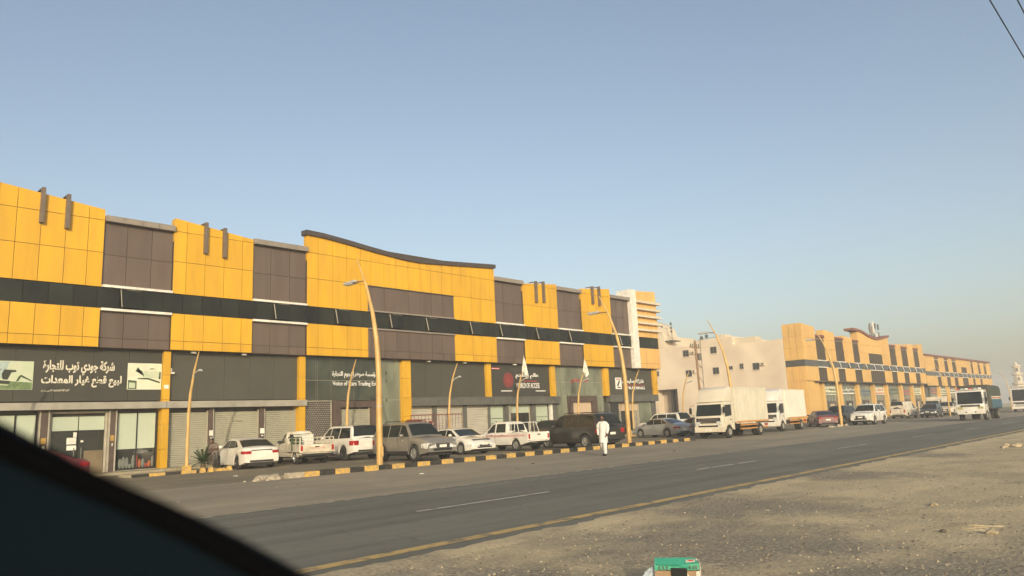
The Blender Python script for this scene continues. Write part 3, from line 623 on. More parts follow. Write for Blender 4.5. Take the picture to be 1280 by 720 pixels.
lettering('sign_lettering', arabic('مؤسسة صوت النجوم للتجارة'), WTXT, bld, 23.72, 26.8, 4.55, 4.95, YS + 0.02, 0.012)
lettering('sign_lettering', 'Voice of Stars Trading Est.', WTXT, bld, 23.74, 26.8, 4.06, 4.38, YS + 0.02, 0.004)
# --- bay four
for a, b in ((29.24, 31.05), (31.45, 33.65), (34.05, 35.95)): shutter(a, b, SHUTW, 2.9, 0.16)
column(31.09, 31.41, GRYC, 2.89); column(33.69, 34.01, GRYC, 2.89); column(35.99, 36.2, GRYC, 2.89)
# --- bay five: the shop with the red emblem
def shelf_window(x0, x1):
    pane('window_pane', FILM, x0, x1, 0.3, 2.86, YS + 0.24)
    for z in (0.9, 1.25, 1.6, 1.95): boxpart('shelf', PG, bld, x0 + 0.03, x1 - 0.03, YS + 0.215, YS + 0.238, z, z + 0.04)
    for i in range(5):
        xx = x0 + 0.12 + i * (x1 - x0 - 0.3) / 4; MB().ellip((xx, YS + 0.22, 1.02 + 0.35 * (i % 3)), (0.06, 0.015, 0.07), 7, 4).obj('displayed_goods', PG, bld)
    frame(x0 - 0.03, x1 + 0.03, 0.25, 2.89, GRYC, 0.06, YS + 0.16)
shelf_window(36.24, 37.66); shelf_window(40.9, 42.4)
column(37.72, 38.0, GRYC, 2.89); column(40.4, 40.84, GRYC, 2.89); column(42.46, 42.72, WHT, 2.89); column(42.75, 43.2, GRYC, 2.89)
column(38.02, 38.2, FRAM, 2.89)
frame(38.22, 40.36, 0, 2.88, FRAM, 0.07, nm='door_frame'); pane('transom_blind', FILM, 38.3, 40.28, 2.3, 2.8); pane('glass_door', DGL, 38.3, 39.27, 0.05, 2.28); pane('glass_door', DGL, 39.31, 40.28, 0.05, 2.28)
mb = MB()
for ring in range(5):
    rr = 0.08 + ring * 0.1; n = 6 + ring * 6
    for i in range(n):
        t = 2 * PI * i / n + ring * 0.35; cx_, cz_ = 38.06 + rr * math.cos(t), 4.58 + rr * 1.05 * math.sin(t); s = 0.036 - 0.002 * ring
        mb.add([(cx_ + s * math.cos(k * PI / 3), YS - 0.02, cz_ + s * math.sin(k * PI / 3)) for k in range(6)] + [(cx_ + s * math.cos(k * PI / 3), YS, cz_ + s * math.sin(k * PI / 3)) for k in range(6)],
               [(0, 1, 2, 3, 4, 5)] + [(k, k + 6, (k + 1) % 6 + 6, (k + 1) % 6) for k in range(6)])
tag(mb.obj('red_emblem', RTXT, bld), kind='stuff')
lettering('sign_lettering', arabic('عالم التقدم'), WTXT, bld, 38.82, 41.3, 4.70, 5.10, YS - 0.004, 0.025)
lettering('sign_lettering', 'WORLD OF ACCESS', WTXT, bld, 38.82, 41.32, 4.03, 4.40, YS - 0.004, 0.002)
boxpart('red_underline', RTXT, bld, 39.4, 41.1, YS - 0.015, YS - 0.002, 4.52, 4.56)
for a, b in ((37.3, 38.4), (40.9, 42.0)): boxpart('small_print_line', WTXT, bld, a, b, YS - 0.012, YS - 0.002, 3.80, 3.86)
boxpart('red_sticker', RTXT, bld, 36.42, 37.2, YS - 0.012, YS - 0.002, 5.32, 5.42)
boxpart('white_sticker', WTXT, bld, 36.44, 37.18, YS - 0.016, YS - 0.013, 5.35, 5.375)
# --- bay six
curtain([43.02, 43.8, 44.5], [0.0, 1.4, 3.42, 4.5, 5.69], GGL); curtain([44.5, 45.7, 46.9, 48.1], [3.46, 4.5, 5.69], GGL); curtain([48.1, 48.6, 49.13], [0.0, 1.4, 3.42, 4.5, 5.69], GGL)
for a, b, c, d in ((44.5, 45.04, 0, 3.45), (47.52, 48.1, 0, 3.45), (45.04, 47.52, 2.98, 3.45)): boxpart('portal_panel', COLM, bld, a, b, YS - 0.10, YS + 0.44, c, d)
pane('beige_board', BOARD, 45.05, 47.51, 0.0, 2.97, YS + 0.1)
lettering('sign_lettering', arabic('السلام'), RTXT, bld, 45.1, 47.2, 4.42, 4.78, YS + 0.04, 0.02)
# --- bay seven
column(49.7, 49.95, GRYC, 2.92); pane('glass_door', DGL, 49.95, 51.4, 0, 2.92); pane('beige_board', BOARD, 51.42, 54.1, 2.2, 2.92); pane('dark_opening', DGL, 51.42, 53.5, 0, 2.18, YS + 0.30)
for x in (51.42, 53.5, 53.9): boxpart('door_post', FRAM, bld, x, x + 0.12, YS + 0.12, YS + 0.3, 0, 2.19)
curtain([54.12, 54.75, 55.4, 56.0], [0.0, 2.9], GGL); column(56.02, 56.7, GRYC, 2.92)
boxpart('logo_board', WTXT, bld, 50.85, 51.7, YS - 0.03, YS - 0.002, 3.98, 4.92)
b = MB().prism([(51.0, 4.25), (51.2, 4.2), (51.5, 4.65), (51.35, 4.72)], YS - 0.04, YS - 0.031); b.prism([(51.1, 4.05), (51.55, 4.08), (51.5, 4.18), (51.1, 4.15)], YS - 0.04, YS - 0.031); b.obj('logo_mark', BLK, bld)
MB().prism([(50.95, 4.72), (51.65, 4.76), (51.65, 4.86), (50.95, 4.84)], YS - 0.04, YS - 0.031).obj('logo_mark', mat('pink_mark', (0.5, 0.25, 0.22), 0.6), bld)
lettering('sign_lettering', arabic('شركة سليمان'), WTXT, bld, 51.85, 55.0, 4.42, 4.86, YS - 0.004, 0.03)
lettering('sign_lettering', 'TRADING', WTXT, bld, 52.3, 55.1, 3.96, 4.2, YS - 0.004, 0.02)
boxpart('red_underline', RTXT, bld, 51.9, 55.2, YS - 0.015, YS - 0.002, 4.30, 4.335)
# flood lamps and small boxes under the soffit, cctv on the pillar
for x in (15.6, 18.2, 30.5, 33.6, 38.4): MB().box(x, x + 0.22, YS - 0.32, YS - 0.14, 5.62, 5.70).obj('soffit_lamp', WHT, bld)
c = MB().box(14.70, 14.82, YS - 0.30, YS - 0.02, 4.62, 4.7); c.box(14.72, 14.78, YS - 0.1, YS, 4.7, 4.9); c.obj('security_camera', WHT, bld)
boxpart('pillar_number', PAPER, bld, 14.40, 14.62, YS - 0.20, YS - 0.192, 3.92, 4.1)
# roof edge
MB().box(-6, 57.04, YC + 1.6, 50, 11.2, 11.5).obj('roof', GRC, bld)

# ================================================================== beige building behind the gap
bei = root('beige_building', 'plain beige rendered building with small square windows behind the white box truck', 'building', (93.7, 0, 0))
DW = mat('dark_window_pane', (0.03, 0.035, 0.035), 0.15)
def side_box(name, m, y0, y1, z0, z1, d0=0.0, d1=14.0, par=None, kind=None): return MB().box(d0, d1, y0, y1, z0, z1).obj(name, m, par or bei, kind=kind)
# wall pieces around the doorway
for i, (y0, y1, z0, z1) in enumerate([(40.05, 47.0, 0, 10.75), (47.0, 52.6, 0, 11.85), (52.6, 56.1, 0, 11.2), (56.1, 59.4, 5.35, 11.3), (59.4, 74.0, 0, 11.4)]):
    side_box('wall', PLAS, y0, y1, z0, z1)
side_box('doorway_wall', PLAS, 56.12, 59.38, 0, 5.34, 1.6, 2.0); side_box('doorway_inner', DKC, 57.4, 57.6, 0, 5.3, 0.6, 1.58)
side_box('parapet_block', PLAS2, 44.0, 48.2, 10.76, 11.55, 0.5, 2.5); side_box('parapet_block', PLAS2, 48.3, 49.6, 11.86, 12.3, 0.5, 2.5)
side_box('string_course', PLAS, 59.4, 74, 10.4, 10.55, -0.06, -0.001)
def wall_window(y, z, w_, h_):
    f = MB()
    for q in ((y - w_ / 2, y - w_ / 2 + 0.06, z - h_ / 2, z + h_ / 2), (y + w_ / 2 - 0.06, y + w_ / 2, z - h_ / 2, z + h_ / 2), (y - w_ / 2 + 0.06, y + w_ / 2 - 0.06, z + h_ / 2 - 0.06, z + h_ / 2), (y - w_ / 2 + 0.06, y + w_ / 2 - 0.06, z - h_ / 2, z - h_ / 2 + 0.06), (y - 0.025, y + 0.025, z - h_ / 2 + 0.06, z + h_ / 2 - 0.06)):
        f.box(-0.05, -0.002, q[0], q[1], q[2], q[3])
    o = f.obj('window', GRC, bei); MB().box(-0.03, -0.002, y - w_ / 2 + 0.06, y - 0.027, z - h_ / 2 + 0.06, z + h_ / 2 - 0.06).obj('pane', DW, o)
    MB().box(-0.03, -0.002, y + 0.027, y + w_ / 2 - 0.06, z - h_ / 2 + 0.06, z + h_ / 2 - 0.06).obj('pane', DW, o)
    MB().box(-0.12, -0.002, y - w_ / 2 - 0.08, y + w_ / 2 + 0.08, z - h_ / 2 - 0.1, z - h_ / 2 - 0.005).obj('sill', PLAS, o)
for y, z, a, b in [(54.2, 10.2, 0.95, 0.95), (49.9, 10.25, 0.95, 0.95), (54.0, 7.36, 0.95, 0.95), (49.8, 7.4, 0.95, 0.95), (47.65, 7.62, 0.7, 0.5), (46.0, 7.7, 0.55, 0.75), (44.0, 7.52, 0.9, 0.95), (59.1, 7.7, 0.5, 0.75)]: wall_window(y, z, a, b)
for y, z in ((43.0, 7.75), (53.0, 10.2), (53.1, 7.6)):
    b = MB().box(-0.3, -0.01, y - 0.3, y + 0.3, z - 0.2, z + 0.2); a = b.obj('air_conditioner', PLAS2, bei, bevel=0.02)
    MB().lathe_y([(0.14, 0), (0.14, -0.015), (0.0, -0.015)], 0, 0, 0, 12).obj('fan_grille', GRYC, a, (-0.305, y, z), (0, 0, R(-90)))
# drain pipe, rooftop bits
MB().tube([(-0.08, 52.4, 11.0), (-0.08, 52.4, 8.6), (-0.08, 51.9, 8.0)], 0.05, 6).obj('drain_pipe', GRC, bei)
for y, z, h in ((51.2, 11.85, 0.5), (52.0, 11.85, 0.35)):
    MB().tube([(1, y, z), (1, y, z + h)], 0.03, 5).obj('dish_mast', GRYC, bei); MB().ellip((0.8, y, z + h), (0.06, 0.28, 0.28), 10, 6).obj('satellite_dish', GRYC, bei)
MB().tube([(1, 49.9, 12.1), (1, 52.6, 12.0)], 0.03, 5).obj('roof_pipe', GRYC, bei)
# taller cream building whose rounded roof sign shows behind it
crm = root('cream_building', 'cream building with a rounded roof sign and dark strip window behind the beige building', 'building', (100, 0, 0))
def cb(name, m, y0, y1, z0, z1, d0=0, d1=10, bevel=0): return MB().box(d0, d1, y0, y1, z0, z1).obj(name, m, crm, bevel=bevel)
cb('wall', PLAS2, 60.5, 76, 0, 12.1, 0.5); cb('window_pane', DW, 63.5, 76, 12.1, 13.3, 0.7); cb('wall', PLAS2, 61.7, 63.49, 12.1, 13.9, 0.5); cb('wall', PLAS2, 63.5, 76, 13.31, 13.9, 0.5)
P = [(0, 0), (0, 3.1)] + [(0.0, 0)][:0]
mb = MB(); pts = [(62.0, 13.92)] + [(62.4, 15.2), (63.2, 16.0), (64.6, 16.6), (66.5, 16.9), (69, 16.95), (74, 16.6)] + [(76, 13.92)]
n = len(pts); mb.add([(0.8, y, z) for y, z in pts] + [(5, y, z) for y, z in pts], [tuple(range(n)), tuple(range(2 * n - 1, n - 1, -1))] + [(i, (i + 1) % n, (i + 1) % n + n, i + n) for i in range(n)])
mb.obj('rounded_roof_wall', PLAS2, crm)
tl = lettering('sign_lettering', 'HOTEL', GRYC, crm, -3.2, 0, 0, 1.05, 0, 0.0, 0.05); tl.location = (0.78, 64.4, 14.35); tl.rotation_euler = (0, 0, R(-90))
for y, h in ((62.6, 2.6), (60.9, 2.9)):
    MB().tube([(1.5, y, 13.2), (1.5, y, 13.2 + h)], 0.05, 5).obj('antenna_mast', GRYC, crm)
    for k in range(3): MB().box(1.3, 1.5, y - 0.14, y + 0.14, 13.2 + h - 0.5 - 0.6 * k, 13.2 + h - 0.2 - 0.6 * k).obj('antenna_panel', GRYC, crm)
cb('roof_platform', GRYC, 60.3, 63.0, 13.0, 13.15, 0.6, 3)
# far pinkish back building that closes the side street
far = root('back_wall_building', 'low beige building at the end of the side street beside the yellow block', 'building', (0, 0, 0))
MB().box(64.5, 93, 92, 100, 0, 7.5).obj('wall', PLAS, far)
for x in (66, 72, 78, 84): MB().box(x, x + 1.2, 91.94, 91.99, 3.6, 4.8).obj('window', DW, far)

# ================================================================== second and third yellow blocks
YL3 = mat('tan_yellow_cladding', (0.62, 0.385, 0.12), 0.5, noise_amt=0.05, noise_scale=0.3, vary=0.03, tint=(0.57, 0.35, 0.12))  # golden tan colour of the two farther blocks
DS = mat('brown_strip_panel', (0.13, 0.10, 0.085), 0.45); RC = mat('red_brown_coping', (0.20, 0.08, 0.06), 0.6)
GB = mat('grey_band_glass', (0.07, 0.072, 0.068), 0.2, noise_amt=0.3, noise_scale=0.4)
SG = mat('shopfront_glass', (0.15, 0.165, 0.13), 0.2, noise_amt=0.3, noise_scale=0.5)
def grid_panels(par, m, x0, x1, z0, z1, y, pw=1.0, ph=1.5, top=None, nm='cladding_panels'):
    """a run of cladding, one joined part with open joints (each panel is only a few pixels)"""
    n = max(1, round((x1 - x0) / pw)); r = max(1, round((z1 - z0) / ph)); b = MB()
    for i in range(n):
        a, c = x0 + (x1 - x0) * i / n + 0.02, x0 + (x1 - x0) * (i + 1) / n - 0.02
        for j in range(r):
            p, q = z0 + (z1 - z0) * j / r + 0.02, z0 + (z1 - z0) * (j + 1) / r - 0.02
            if top and j == r - 1: b.prism([(a, p), (c, p), (c, top(c)), (a, top(a))], y, y + 0.06)
            else: b.box(a, c, y, y + 0.06, p, q)
    return tag(b.obj(nm, m, par), kind='stuff')
def yellow_block(name, label, X0, X1, Y, zt, strips, lows, inset, zb0, zb1, zc, zs, hump, mm, bays, depth=30, DS=DS):
    rt = root(name, label, 'building', (0, 0, 0))
    MB().box(X0 + 0.02, X1 - 0.02, Y + 0.08, Y + depth, zc, zs - 0.3).obj('upper_wall', SEAM, rt)
    MB().box(X0 + 1.5, X1 - 0.1, Y + 0.9, Y + depth, -0.1, zc + 0.02).obj('ground_floor_wall', GRYC, rt)
    MB().box(X0, X1, Y + 0.07, Y + 1.0, zc - 0.06, zc - 0.001).obj('soffit', DKC, rt)
    # yellow runs between the dark strips
    def runs(cuts):
        x = X0; o = []
        for a, b in sorted(cuts): o.append((x, a)); x = b
        o.append((x, X1)); return [(a, b) for a, b in o if b - a > 0.3]
    for a, b in runs(lows): grid_panels(rt, mm, a, b, zc, zb0, Y)
    for a, b in runs(strips + [inset[:2]]): grid_panels(rt, mm, a, b, zb1, inset[3], Y)
    for a, b in runs(strips):
        tp = (lambda x: hump(x)) if a < (inset[0] + inset[1]) / 2 < b else (lambda x: zt(x))
        segs = [(a, b)]
        if b - a > 6:
            n = int((b - a) / 2); segs = [(a + (b - a) * i / n, a + (b - a) * (i + 1) / n) for i in range(n)]
        for p, q in segs:
            MB().prism([(p, inset[3]), (q, inset[3]), (q, tp(q) - 0.02), (p, tp(p) - 0.02)], Y + 0.065, Y + 1.0).obj('parapet_block', mm, rt)
        grid_panels(rt, mm, a, b, inset[3], inset[3] + 2.4, Y, top=tp)
    for a, b in strips:
        grid_panels(rt, DS, a, b, zb1, zs, Y + 0.12, 1.0, 1.5, nm='dark_strip'); MB().box(a, b, Y - 0.08, Y + 0.9, zs, zs + 0.28).obj('strip_coping', RC, rt)
    for a, b in lows: grid_panels(rt, DS, a, b, zc, zb0, Y + 0.12, 1.0, 1.0, nm='dark_strip'); 
    for a, b in strips + [inset[:2]]:
        MB().box(a, b, Y - 0.06, Y + 0.11, zb1 - 0.02, zb1 + 0.10).obj('white_ledge', WHT, rt); MB().box(a, b, Y - 0.06, Y + 0.11, zb0 - 0.1, zb0 + 0.02).obj('white_ledge', WHT, rt)
    grid_panels(rt, DS, inset[0], inset[1], zb1, inset[3], Y + 0.10, 1.0, 0.8, nm='dark_inset')
    # glass band: one pane about every 1.1 m, the hinged ones proud
    n = int((X1 - X0) / 1.15)
    for i in range(n):
        a = X0 + (X1 - X0) * i / n; b = X0 + (X1 - X0) * (i + 1) / n
        g = boxpart('band_pane', GB, rt, a + 0.02, b - 0.02, Y + 0.02, Y + 0.05, zb0, zb1)
        if i % 3 == 1 and i > 4:
            g = MB().box(0, b - a - 0.1, -0.03, 0, -(zb1 - zb0) + 0.05, 0).obj('open_pane', DW, rt, (a + 0.05, Y - 0.01, zb1 - 0.02), (R(-14), 0, 0))
            MB().box(-0.03, 0.03, -0.05, 0.03, -(zb1 - zb0) + 0.05, 0).obj('pane_frame', WHT, g)
    # shopfronts
    r = random.Random(len(name) + int(X0)); cols = [RTXT, PG, WTXT, mat('blue_sign', (0.05, 0.12, 0.22), 0.5), RTXT, PG, RTXT, mat('olive_sign', (0.22, 0.22, 0.12), 0.6)]
    for i, (a, b) in enumerate(bays):
        boxpart('pillar', mm, rt, b, b + 0.75, Y + 0.25, Y + 0.9, 0, zc - 0.07)
        boxpart('shop_glass', SG, rt, a, b, Y + 0.70, Y + 0.74, 0, zc - 0.07)
        for k in range(1, 5): boxpart('mullion', FRAM, rt, a + (b - a) * k / 5 - 0.03, a + (b - a) * k / 5 + 0.03, Y + 0.66, Y + 0.695, 0, zc - 0.07)
        c = (a + b) / 2; wd = 0.9 + r.random() * 0.4
        for q in ((c - wd, c - wd + 0.35, 0, 2.6), (c + wd - 0.35, c + wd, 0, 2.6), (c - wd + 0.35, c + wd - 0.35, 2.25, 2.6)): boxpart('door_surround', [COLM, GRYC, DKC][i % 3], rt, q[0], q[1], Y + 0.5, Y + 0.66, q[2], q[3])
        boxpart('door_leaf', [FILM, BOARD, FILM][i % 3], rt, c - wd + 0.36, c + wd - 0.36, Y + 0.6, Y + 0.655, 0, 2.24)
        z0 = 3.55 + 0.25 * r.random(); sm = cols[i % len(cols)]
        boxpart('shop_sign', PW if i % 3 == 1 else SG, rt, a + 0.3, b - 0.3, Y + 0.60, Y + 0.65, z0 - 0.35, z0 + 0.75)
        words = ['قطع غيار', 'زيوت', 'بطاريات', 'معدات', 'إطارات'.replace('إ', 'أ'), 'فلاتر', 'ورشة', 'عدد']
        lettering('sign_lettering', arabic(words[i % 8]), sm, rt, a + 0.5, b - 0.5, z0 + 0.15, z0 + 0.6, Y + 0.59, 0.03)
        boxpart('sign_line', sm, rt, a + 0.6, b - 0.6, Y + 0.575, Y + 0.59, z0 - 0.2, z0 - 0.05)
    return rt
def zt2(x): return 12.25 - 0.9 * (x - 97.8) / 15 if x < 113 else (11.35 + 0.8 * (x - 128) / 19)
def hump2(x):
    P = [(111.0, 12.55), (113.2, 12.62), (115.6, 12.5), (118.6, 11.95), (121.0, 11.7), (123.2, 11.75), (127.8, 12.4), (131, 12.5)]
    for (a, za), (b, zb) in zip(P, P[1:]):
        if x <= b: return za + (zb - za) * max(0, (x - a)) / (b - a)
    return 12.5
b2 = yellow_block('yellow_block', 'second yellow block further along the road with dark strips and a red curved coping', 93.8, 146.6, 37.5, zt2,
    [(97.95, 101.0), (104.7, 107.9), (111.5, 114.0), (127.95, 131.2), (134.0, 137.3), (140.75, 143.7)], [(97.95, 100.8), (104.8, 107.5), (111.3, 114.2), (117.9, 124.3), (127.8, 130.5), (134.1, 136.8), (140.5, 143.1)],
    (117.9, 124.1, 7.9, 9.5), 7.05, 7.85, 5.2, 11.0, hump2, YL3, [(95.3, 99.2), (100.0, 105.4), (106.5, 112.2), (113.2, 118.9), (120.0, 125.0), (126.2, 132.4), (133.4, 138.4), (139.4, 144.6)])
# its return wall, facing up the road towards the gap, and the red coping
for j, (z0, z1) in enumerate([(0, 1.75), (1.75, 3.5), (3.5, 5.2), (5.2, 7.05), (7.87, 9.4), (9.4, 10.9), (10.9, 12.55)]):
    for i in range(3):
        boxpart('side_panel', YEL2 if z0 < 7 else YL3, b2, 93.70, 93.78, 37.5 + i * 0.85 + 0.02, 37.5 + (i + 1) * 0.85 - 0.02, z0 + 0.02, z1 - 0.02)
boxpart('side_band', GB, b2, 93.71, 93.78, 37.5, 40.0, 7.06, 7.86); MB().box(93.79, 97.7, 37.57, 40.0, 0, 12.2).obj('corner_core', YL3, b2)
mb = MB(); vs = []; n = 24
for i in range(n + 1):
    x = 111.9 + (128.1 - 111.9) * i / n; z = hump2(max(x, 113.2)) + 0.02
    vs += [(x, 37.3, z), (x, 37.3, z + 0.34), (x, 38.6, z + 0.34), (x, 38.6, z)]
mb.add(vs, [(i * 4 + k, i * 4 + (k + 1) % 4, i * 4 + 4 + (k + 1) % 4, i * 4 + 4 + k) for i in range(n) for k in range(4)] + [(0, 3, 2, 1), (4 * n, 4 * n + 1, 4 * n + 2, 4 * n + 3)]).obj('curved_coping', RC, b2)
MB().box(96.0, 146.5, 37.0, 37.9, 5.06, 5.14).obj('shop_canopy', GRYC, b2)
b3 = yellow_block('yellow_block', 'third and farthest yellow block with pale grey strips and a straight brown roof line', 146.9, 198.9, 37.5, lambda x: 10.25 - 0.2 * (x - 147) / 52,
    [(153.3, 156.0), (160.0, 162.6), (165.7, 168.7), (180.8, 182.7), (187.1, 189.2), (192.6, 194.8)], [(154, 156.5), (160.5, 163), (166, 168.8), (172.4, 177), (181, 183), (187.5, 189.5)],
    (172.4, 177.0, 7.4, 8.7), 6.65, 7.4, 4.85, 9.9, lambda x: 10.25 - 0.2 * (x - 147) / 52, YL3, [(150, 155), (156.5, 161.5), (163, 168), (169.5, 174.5), (176, 181), (182.5, 187.5), (189, 196)], DS=mat('pale_grey_strip', (0.33, 0.30, 0.22), 0.5))
MB().box(147, 198.9, 37.3, 38.6, 10.2, 10.5).obj('roof_coping', RC, b3)
# mobile phone mast on the second block's roof
mast = root('phone_mast', 'mobile phone mast with white panel antennas on the roof of the second yellow block', 'antenna mast', (0, 0, 0))
def mastat(x, y, z0, z1):
    b = MB()
    for dx, dy in ((0, 0), (0.5, 0), (0.25, 0.45)): b.tube([(x + dx, y + dy, z0), (x + dx, y + dy, z1)], 0.05, 5)
    k = 0; z = z0
    while z < z1 - 0.6: b.tube([(x, y, z), (x + 0.5, y, z + 0.6)], 0.03, 4); b.tube([(x + 0.5, y, z), (x + 0.25, y + 0.45, z + 0.6)], 0.03, 4); z += 0.6
    b.obj('lattice', GRC, mast)
mastat(131.0, 40.5, 11.0, 15.4)
for i, (dx, dz, h, m) in enumerate([(-3.0, 14.0, 1.5, GRC), (-1.5, 13.9, 1.9, WHT), (-0.6, 14.7, 0.9, GRYC), (0.9, 14.6, 0.9, GRYC), (-0.3, 12.9, 1.0, WHT), (-2.3, 13.6, 1.3, GRC), (0.9, 13.3, 0.9, GRC)]):
    MB().box(131 + dx, 131 + dx + 0.38, 39.9, 40.1, dz - 0.4, dz - 0.4 + h).obj('panel_antenna', m, mast, bevel=0.05)
MB().tube([(128, 40.3, 14.2), (132, 40.3, 14.2)], 0.05, 5).obj('antenna_arm', GRC, mast); MB().tube([(128, 40.3, 13.2), (132, 40.3, 13.2)], 0.05, 5).obj('antenna_arm', GRC, mast)
MB().tube([(128.6, 40.3, 10.9), (128.6, 40.3, 14.9)], 0.06, 5).obj('mast_pole', GRC, mast)
# minaret
mi = root('minaret', 'tall cream minaret with three balconies rising behind the parked truck at the far right', 'minaret', (350, 57.2, -1.0))
def ring(name, prof, m, seg=12):
    b = MB(); n = len(prof); mi.scale = (0.6, 0.6, 0.6)
    vs = [(r * math.cos(2 * PI * k / seg), r * math.sin(2 * PI * k / seg), z) for r, z in prof for k in range(seg)]
    b.add(vs, [(i * seg + k, i * seg + (k + 1) % seg, (i + 1) * seg + (k + 1) % seg, (i + 1) * seg + k) for i in range(n - 1) for k in range(seg)]); return b.obj(name, m, mi)
ring('shaft', [(2.9, 0), (2.9, 14.9), (2.5, 15.0), (2.3, 20.9), (1.9, 21), (1.8, 26)], PLAS2, 8); ring('cap', [(1.3, 26.0), (1.3, 27.2), (0.8, 28.2), (0.05, 29.5)], PLAS2, 8)
for z, rr in ((14.8, 3.8), (20.8, 3.3), (26, 2.6)): ring('balcony', [(rr - 1.2, z - 0.9), (rr, z), (rr, z + 0.8), (rr - 0.25, z + 0.8), (rr - 0.3, z + 0.15), (0.5, z + 0.1)], PLAS2, 12)
for z in (5, 11, 17, 23): MB().box(-3.0 if z < 15 else -2.5, -2.2 if z < 15 else -1.4, -0.5, 0.5, z, z + 2).obj('window', DW, mi, rot=(0, 0, R(22.5)))

# ================================================================== street lamps
def big_lamp(x, label, tilt=0.0, y=25.35):
    r = root('street_lamp', label, 'street lamp', (x, y, 0), group='tall curved yellow street lamps along the kerb')
    P = [(0, 0, 0.0), (0, 0, 2.0), (0, 0.0, 4.0), (0, 0.12, 5.3), (0, 0.38, 6.5), (0, 0.8, 7.7), (0, 1.22, 8.55), (0, 1.5, 9.05)]
    MB().tube(P, [0.135, 0.13, 0.118, 0.104, 0.086, 0.062, 0.04, 0.022], 12).obj('pole', POLEY, r, smooth=40)
    MB().box(-0.24, 0.24, -0.24, 0.24, 0.0, 0.03).box(-0.06, 0.06, -0.17, -0.13, 0.5, 0.9).obj('base_plate', POLEY, r)
    MB().tube([(0, 0, 2.5), (0, 0, 2.56)], 0.137, 12).obj('weld_band', FRAM, r)
    MB().tube([(0, 0.95, 7.95), (0, 1.4, 8.0), (0, 1.75, 8.0)], 0.035, 6).obj('lamp_arm', POLED, r)
    h = MB().add([(-0.13, 1.6, 8.0), (0.13, 1.6, 8.0), (0.16, 2.4, 7.98), (-0.16, 2.4, 7.98), (-0.07, 1.6, 8.12), (0.07, 1.6, 8.12), (0.09, 2.35, 8.1), (-0.09, 2.35, 8.1)], [(0, 3, 2, 1), (4, 5, 6, 7), (0, 1, 5, 4), (1, 2, 6, 5), (2, 3, 7, 6), (3, 0, 4, 7)]).obj('lamp_head', LAMP, r, bevel=0.02)
    MB().box(-0.1, 0.1, 1.75, 2.3, 7.95, 7.985).obj('lamp_lens', LAMPG, h)
    r.rotation_euler = (0, tilt, 0); return r
l0 = big_lamp(18.85, 'nearest tall yellow street lamp, in front of the grey off-roader')
for x, lb, y in [(36.6, 'second tall yellow street lamp, beside the silver sedan at the right end of the kerb', 25.35), (54.0, 'tall yellow street lamp rising behind the first white box truck', 27.6), (70.0, 'tall yellow street lamp between the red sedan and the white off-roader', 25.35), (108.0, 'tall yellow street lamp beyond the dark crossover, in front of the third yellow block', 25.5), (147, 'farthest tall street lamp, showing grey above the oncoming truck', 25.5)]:
    c = copy_tree(l0); c.location = (x, y, 0); c['label'] = lb
    if x > 100: c.scale = (0.8, 0.6, 0.74)
def small_lamp(x, label, y=35.1):
    r = root('pavement_lamp', label, 'street lamp', (x, y, 0.1), group='short curved yellow lamps along the pavement')
    MB().tube([(0, 0, 0), (0, 0, 1.4), (0.0, -0.02, 2.5), (0, -0.14, 3.5), (0, -0.45, 4.5), (0, -0.75, 5.1), (0, -0.92, 5.42)], [0.085, 0.08, 0.075, 0.066, 0.05, 0.036, 0.022], 9).obj('pole', POLEY, r, smooth=40)
    MB().box(-0.15, 0.15, -0.15, 0.15, 0, 0.25).obj('base_block', KY, r, bevel=0.01)
    MB().tube([(0, -0.36, 4.25), (0, -0.65, 4.42)], 0.028, 6).obj('lamp_arm', LAMP, r)
    MB().add([(-0.09, -0.55, 4.36), (0.09, -0.55, 4.36), (0.11, -1.15, 4.5), (-0.11, -1.15, 4.5), (-0.05, -0.57, 4.44), (0.05, -0.57, 4.44), (0.06, -1.12, 4.6), (-0.06, -1.12, 4.6)], [(0, 3, 2, 1), (4, 5, 6, 7), (0, 1, 5, 4), (1, 2, 6, 5), (2, 3, 7, 6), (3, 0, 4, 7)]).obj('lamp_head', LAMP, r, bevel=0.015)
    return r
s0 = small_lamp(15.2, 'short curved yellow lamp by the palm in front of the shutters')
for x, lb in [(7.35, 'short yellow lamp at the left edge in front of the machinery sign'), (23.9, 'short yellow lamp in front of the brown portal and the white trading sign'), (31.4, 'short yellow lamp behind the white sedan, by the red railing'),
              (37.6, 'short yellow lamp with a white pennant in front of the red emblem sign'), (44.3, 'short yellow lamp with a white pennant in front of the green glass shopfront'), (51.4, 'short pale lamp in front of the logo board of the last shop'), (59.3, 'short lamp at the mouth of the side street by the beige building')]:
    c = copy_tree(s0); c.location = (x * 1.075, 37.7, 0.0); c['label'] = lb; c.scale = (1.06, 1.06, 1.055)
FLG = mat('white_flag_cloth', (0.62, 0.58, 0.50), 0.9, bump=0.3)
